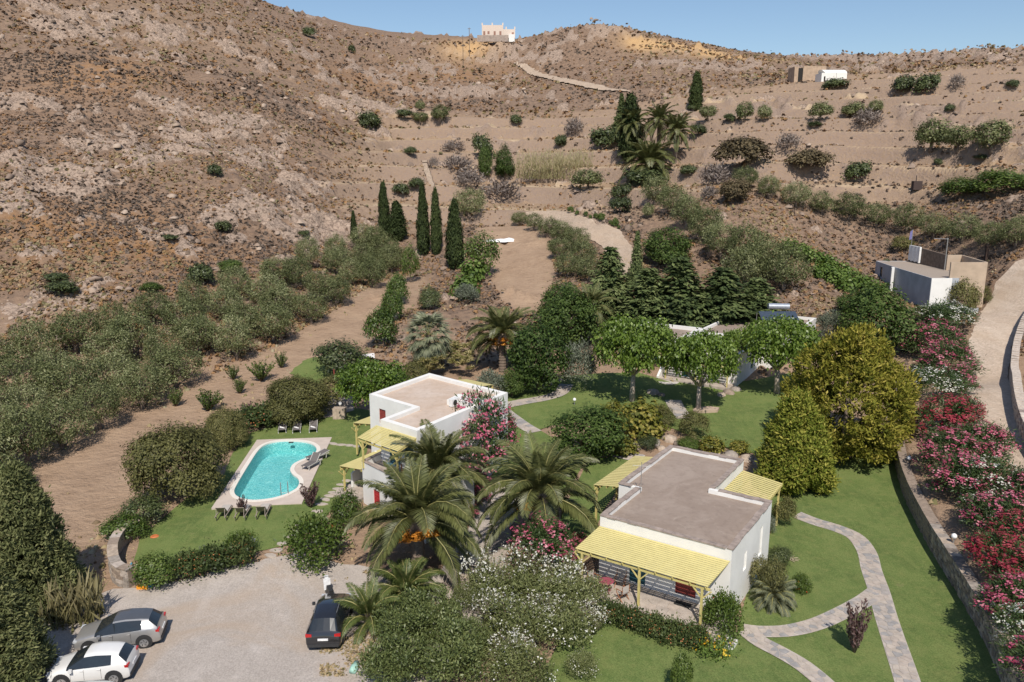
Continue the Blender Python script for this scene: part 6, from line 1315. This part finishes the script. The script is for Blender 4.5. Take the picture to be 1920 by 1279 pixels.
# sitting place: stone pillar, seats and shade cloth
g = ground(637, 784); tag(MB().box(-.55, .55, -.4, .4, 0, 1.0).build('stone_pillar', WST[2], None, loc=g), 'tan stone pillar under a globe lamp at the sitting place', 'pillar')
sheetp = [tuple(ground(a, b)[:2]) for a, b in [(590,786),(612,745),(660,730),(664,770),(628,782)]]
struct('paved_terrace', sheet('paved_terrace', [sheetp], PATIO, .06, .8))
for j, (x, y) in enumerate([(600,768),(628,735)]):
    g = ground(x, y); tag(MB().tube([(0, 0, 0), (0, 0, 2.4)], .06, 7).build('canopy_post', REDD, None, loc=g), 'dark red post of the sitting place, %s one' % ('front left', 'rear')[j], 'post')
def cloth(name, P, label):
    n_ = 6; A, B, C_, D = map(np.array, P); V = []
    for i in range(n_+1):
        for j in range(n_+1):
            u, v = i/n_, j/n_; p = (A*(1-u)+B*u)*(1-v)+(D*(1-u)+C_*u)*v; p = p+np.array((0, 0, -.5*sin(pi*u)*sin(pi*v))); V.append(p)
    V = V+[p-np.array((0, 0, .02)) for p in V]; N_ = (n_+1)**2; F = []
    for i in range(n_):
        for j in range(n_): a = i*(n_+1)+j; F += [(a, a+n_+1, a+n_+2, a+1), (N_+a+1, N_+a+n_+2, N_+a+n_+1, N_+a)]
    tag(link(name, quick_mesh(name, V, F, TOWEL)), label, 'shade cloth')
Yc = ground(690, 700)[1]
cloth('shade_sail', [at(672, 666, Y=Yc+3), at(766, 682, Y=Yc+4), at(762, 668, Y=Yc+7), at(700, 662, Y=Yc+7)], 'white shade sail behind the bright tree at the terrace house')
g = ground(940, 452); V, F, k = domes(np.array([0., 1.5, -1.6]), np.array([0., .3, .1]), np.zeros(3), np.array([1.8, 1.4, 1.5]), np.array([.45, .6, .35]), np.random.default_rng(3), .25, 8); tag(link('tarpaulin_heap', quick_mesh('tarpaulin_heap', V, F, TOWEL), None, g), 'white tarpaulin heap on the bare field', 'tarpaulin', kind='thing')

# ------------------------------------------------------------------ vehicles
def car(label, mats, L, W, H, rear_px, front_px, st, glassm=GLASS, z=0.0, rails=False, roofm=None, plate=True, lamps=True):
    """body lofted from cross sections; x runs from the nose (0) to the tail (L)"""
    a = ground(*rear_px); b = ground(*front_px); d = a[:2]-b[:2]; rz = atan2(d[1], d[0]); mid = (a+b)/2
    e = thing('car', label, 'car', (mid[0], mid[1], z+.05), rz)
    hw = W/2; xs = [s[0] for s in st]; N_ = len(st); rings = []
    for x, zb, zbelt, zt, kb, kr in st:      # bottom, belt, top, half width factors at belt and roof
        wb = hw*kb; wr = hw*kr
        rings.append([(wb*.93, zb), (wb*.995, zb+.12), (wb, (zb+zbelt)/2), (wb*.985, zbelt-.07), (wb*.95, zbelt), (wr+.02, zt-.06), (wr*.9, zt-.012), (wr*.5, zt+.012), (0, zt+.02)])
    V = []; R_ = 9
    for x, rg in zip(xs, rings): V += [(x-L/2, -y, zz) for y, zz in rg]+[(x-L/2, y, zz) for y, zz in rg[::-1][1:]]
    K = 2*R_-1; parts = {'body': [], 'windscreen': [], 'side_window': [], 'rear_window': [], 'roof': []}
    for i in range(N_-1):
        for j in range(K-1):
            f = (i*K+j, i*K+j+1, (i+1)*K+j+1, (i+1)*K+j)[::-1]; jj = j if j < R_-1 else K-2-j; kind_ = st_kind[i]
            if kind_ == 'W' and jj == 4: parts['side_window'].append(f)
            elif kind_ == 'W' and jj >= 5: parts['windscreen'].append(f)
            elif kind_ in 'GP' and jj == 4: parts['side_window'].append(f)
            elif kind_ in 'R' and jj >= 5: parts['rear_window'].append(f)
            elif kind_ in 'GPQ' and jj >= 6 and roofm: parts['roof'].append(f)
            else: parts['body'].append(f)
    parts['body'] += [tuple(range(K)), tuple((N_-1)*K+j for j in range(K))[::-1]]
    sw = parts.pop('side_window'); parts['side_window'] = [f for f in sw if V[f[0]][1] < 0]; parts['side_window '] = [f for f in sw if V[f[0]][1] >= 0]
    for nm, F in parts.items():
        nm = nm.strip()
        if F:
            used = sorted({i for f in F for i in f}); mp = {v: k for k, v in enumerate(used)}
            o = link(nm, quick_mesh(nm, [V[i] for i in used], [tuple(mp[i] for i in f) for f in F], mats if nm == 'body' else (roofm if nm == 'roof' else glassm), smooth=nm == 'body'), e)
            if nm == 'body':
                es = o.modifiers.new('edge', 'EDGE_SPLIT'); es.split_angle = R(38)
    r_ = .33; BL = M('tyre_rubber', (.025, .025, .025), .85); RIM = M('alloy_rim', (.5, .5, .5), .35, .7); PL = M('black_plastic', (.03, .03, .032), .6)
    for x in (L*.19, L*.81):
        for s in (-1, 1):
            m = MB(); m.tube([(x-L/2, s*(hw-.1), r_), (x-L/2, s*(hw+.006), r_)], r_+.075, 20); m.build('wheel_arch', PL, e)
            w = MB().tube([(x-L/2, s*(hw-.2), r_-.05), (x-L/2, s*(hw+.02), r_-.05)], r_, 22).build('wheel', BL, e)
            m = MB().tube([(x-L/2, s*(hw+.0), r_-.05), (x-L/2, s*(hw+.028), r_-.05)], r_*.66, 18); 
            m.build('rim', RIM, w)
            m = MB()
            for k in range(5): a_ = 2*pi*k/5; m.beam((x-L/2+cos(a_)*.09, s*(hw+.03), r_-.05+sin(a_)*.09), (x-L/2+cos(a_+.45)*.17, s*(hw+.03), r_-.05+sin(a_+.45)*.17), .035, .006, (0, 1, 0))
            tag(m.build('rim_openings', PL, w), kind='stuff')
    m = MB(); m.box(-L/2+L*.19+.42, -L/2+L*.81-.42, -hw-.004, hw+.004, .17, .27); m.build('sill', PL, e)
    for s in (-1, 1):
        x = st[3][0]+.25; MB().box(x-L/2-.08, x-L/2+.06, s*(hw+.02), s*(hw+.17), st[3][2]-.02, st[3][2]+.12).build('wing_mirror', mats if not rails else PL, e)
        MB().box(L/2-.20, L/2-.03, s*hw*.62, s*hw*.955, .80, .93).build('tail_lamp', M('red_lens', (.45, .02, .02), .2, spec=.6), e); MB().box(-L/2+.03, -L/2+.22, s*hw*.55, s*hw*.9, .60, .70).build('headlamp', M('clear_lens', (.5, .52, .55), .1, spec=.7), e)
        for x in (L*.42, L*.62): MB().box(x-L/2, x-L/2+.16, s*(hw-.002), s*(hw+.022), .80, .825).build('door_handle', mats, e)
        for x in (L*.46, L*.665, L*.30): MB().box(x-L/2, x-L/2+.012, s*(hw-.01), s*(hw+.003), .35, .86).build('door_gap', PL, e)
        if rails: MB().tube([(0, s*hw*.63, H-.01), (L*.1, s*hw*.64, H+.01), (L*.28, s*hw*.62, H-.03)], .016, 6).build('roof_rail', METAL, e)
    m = MB(); m.box(L/2-.02, L/2+.03, -hw*.86, hw*.86, .26, .42); m.build('bumper', PL, e)
    if plate:
        MB().box(L/2+.0, L/2+.035, -.26, .26, .62, .73).build('number_plate', M('plate_white', (.75, .75, .75), .5), e)
    return e
st_kind = ['N','N','N','W','P','G','P','G','P','Q','R','N','N']
def stations(L, H, hood=.92, k=1.0):
    return [(0,.30,.50,.56,.80,.60),(.10,.22,.62,.72,.93,.80),(L*.10,.20,.72,.82,.98,.86),(L*.255,.20,.86,hood+.05,1,.86),(L*.46,.20,.92,H-.07,1,.66),(L*.49,.20,.92,H-.04,1,.67),(L*.60,.20,.94,H,1,.68),(L*.615,.20,.94,H,1,.68),(L*.77,.20,.98,H-.04,1,.66),(L*.79,.2,.99,H-.05,1,.66),(L*.87,.20,1.02,H-.11,.99,.63),(L*.965,.24,.98,1.05,.96,.76),(L*.99,.28,.8,.88,.94,.8),(L,.32,.6,.66,.90,.75)]
st_kind = ['N','N','N','W','P','G','P','G','P','Q','R','N','N']
SILVER = M('silver_paint', (.44, .43, .42), .3, .55, .03, coat=.8); WHITEP = M('white_paint', (.72, .71, .69), .3, 0, .02, coat=.8); BLACKP = M('black_paint', (.022, .023, .027), .22, .2, .05, coat=1)
car('silver crossover with a grey roof, parked farthest from the viewer in the row of cars', SILVER, 4.15, 1.78, 1.50, (276,1199), (182,1209), stations(4.15, 1.50), roofm=M('grey_roof_paint', (.13, .135, .145), .3, .4, .03, coat=.5))
car('white hatchback parked in front of the silver crossover', WHITEP, 3.75, 1.68, 1.48, (222,1265), (134,1272), stations(3.75, 1.48))
car('white car of which only the roof shows at the bottom edge', WHITEP, 3.9, 1.68, 1.5, (190,1345), (105,1352), stations(3.9, 1.5))
car('black crossover seen from behind with silver roof rails beside the scooter', BLACKP, 4.45, 1.84, 1.62, (607,1224), (633,1136), stations(4.45, 1.62, .98), rails=True)
# scooter
g = ground(617, 1121); e = thing('scooter', 'white and black motor scooter parked nose to the black car', 'scooter', g, 2.0)
BLK = M('scooter_black', (.03, .03, .03), .5); WP = M('scooter_white', (.7, .7, .7), .3, coat=.6)
for x in (-.62, .62): w = MB().tube([(x, -.06, .27), (x, .06, .27)], .27, 16).build('wheel', M('tyre_rubber', (.02, .02, .02)), e); MB().tube([(x, -.065, .27), (x, .065, .27)], .13, 12).build('rim', METAL, w)
MB().add([(-.85,-.14,.5),(-.85,.14,.5),(-.1,.17,.45),(-.1,-.17,.45),(-.9,-.1,.75),(-.9,.1,.75),(-.05,.13,.78),(-.05,-.13,.78)], [(0,1,2,3)[::-1],(4,5,6,7),(0,1,5,4),(1,2,6,5),(2,3,7,6),(3,0,4,7)]).build('rear_fairing', BLK, e)
MB().add([(.3,-.2,.35),(.3,.2,.35),(.42,.14,.35),(.42,-.14,.35),(.42,-.2,1.0),(.42,.2,1.0),(.58,.1,.95),(.58,-.1,.95)], [(0,1,2,3)[::-1],(4,5,6,7),(0,1,5,4),(1,2,6,5),(2,3,7,6),(3,0,4,7)]).build('front_shield', WP, e)
MB().box(-.8, -.1, -.13, .13, .782, .86).build('seat', BLK, e); MB().box(-.1, .3, -.16, .16, .28, .36).build('footboard', BLK, e); MB().tube([(.42, -.35, 1.08), (.48, 0, 1.1), (.42, .35, 1.08)], .02, 6).build('handlebar', BLK, e); MB().box(.45, .62, -.12, .12, .96, 1.1).build('headlamp_cowl', WP, e)
MB().tube([(.5, 0, .95), (.62, 0, .3)], .035, 6).build('fork', METAL, e); MB().box(.4, .8, -.08, .08, .5, .56).build('mudguard', WP, e)
# odds and ends
g = ground(664, 1258); tag(MB().tube([(0, -.3, .14), (.02, 0, .17), (0, .45, .13)], [.17, .2, .15], 9).build('rolled_tarpaulin', M('mint_tarp', (.30, .50, .42), .7), None, True, g, (0, 0, -.1)), 'mint green tied sack lying beside the leafy shrubs', 'sack')
g = ground(268, 1104); tag(MB().box(-.3, .3, -.15, .15, 0, .22).build('toy_truck', M('toy_orange', (.75, .30, .02), .5), None, loc=g), 'orange plastic toy at the foot of the light green bush', 'toy')
g = ground(283, 1101); tag(MB().lathe((0, 0, 0), [(.13, 0), (.17, .2), (.16, .21)], 12).build('toy_bucket', M('toy_blue', (.02, .22, .35), .5), None, loc=g), 'small blue toy bucket beside the orange toy', 'bucket')
g = ground(290, 1007); m = MB(); m.lathe((0, 0, 0), [(.2, 0), (.28, .05), (.2, .1)], 14); tag(m.build('hose_coil', M('hose_orange', (.5, .15, .05), .6), None, loc=g), 'orange-red garden hose coil on the lawn by the stone wall', 'hose')
g = ground(222, 1098); tag(MB().tube([(0, 0, 0), (.5, .3, .9), (.7, .5, 1.2)], [.06, .07, .05], 6).build('blue_slide', M('toy_blue', (.02, .22, .35)), None, loc=g), 'blue pipe leaning on the curved stone wall', 'pipe')
e = plant('purple_plum', 1602, 1224, 52, 'young purple leaved plum tree casting its shadow on the round lawn', 'tree', obj='plum_tree', h=116)
# dry fronds lying on the round lawn
g = ground(1478, 1050); m = MB(); 
for k in range(7): a = k*.5-1.2; m.tube([(0, 0, .05), (cos(a)*.7, sin(a)*.5, .1)], [.03, .015], 4)
tag(m.build('dry_fronds', M('dry_frond', (.45, .36, .26), .9), None, loc=g), 'heap of dry cut fronds on the round lawn', 'dry fronds', kind='thing')
# broken stone wall at the foot of the left hill
V0 = [ground(*p) for p in [(797,302),(800,318),(806,334),(812,352)]]
for i, (a, b) in enumerate(zip(V0[:-1], V0[1:])): pass
m = MB(); 
for k in range(40):
    q = k/40*3; i = int(q); p = V0[i]*(1-(q-i))+V0[i+1]*(q-i); z = height(p[0], p[1]); s_ = rnd.uniform(.5, 1.0); m.box(p[0]-s_*.7, p[0]+s_*.7, p[1]-s_*1.2, p[1]+s_*1.2, z-.3, z+rnd.uniform(.2, .7))
tag(m.build('broken_stone_wall', WST[2]), 'broken pale stone wall running down the foot of the left hill', 'wall', kind='thing')
g = ground(1508, 352); m = MB(); m.box(-.8, .8, -.5, .5, 0, 1.6); m.box(.8, 4.5, -.1, .1, .3, .5); m.tube([(-.2, 0, 1.6), (-.2, 0, 2.6)], .08, 6); 
g = ground(1718, 356); tag(m.build('farm_machine', M('rust', (.06, .04, .035), .9), None, loc=g), 'dark rusty farm machine on the terrace above the right olive row', 'machine')
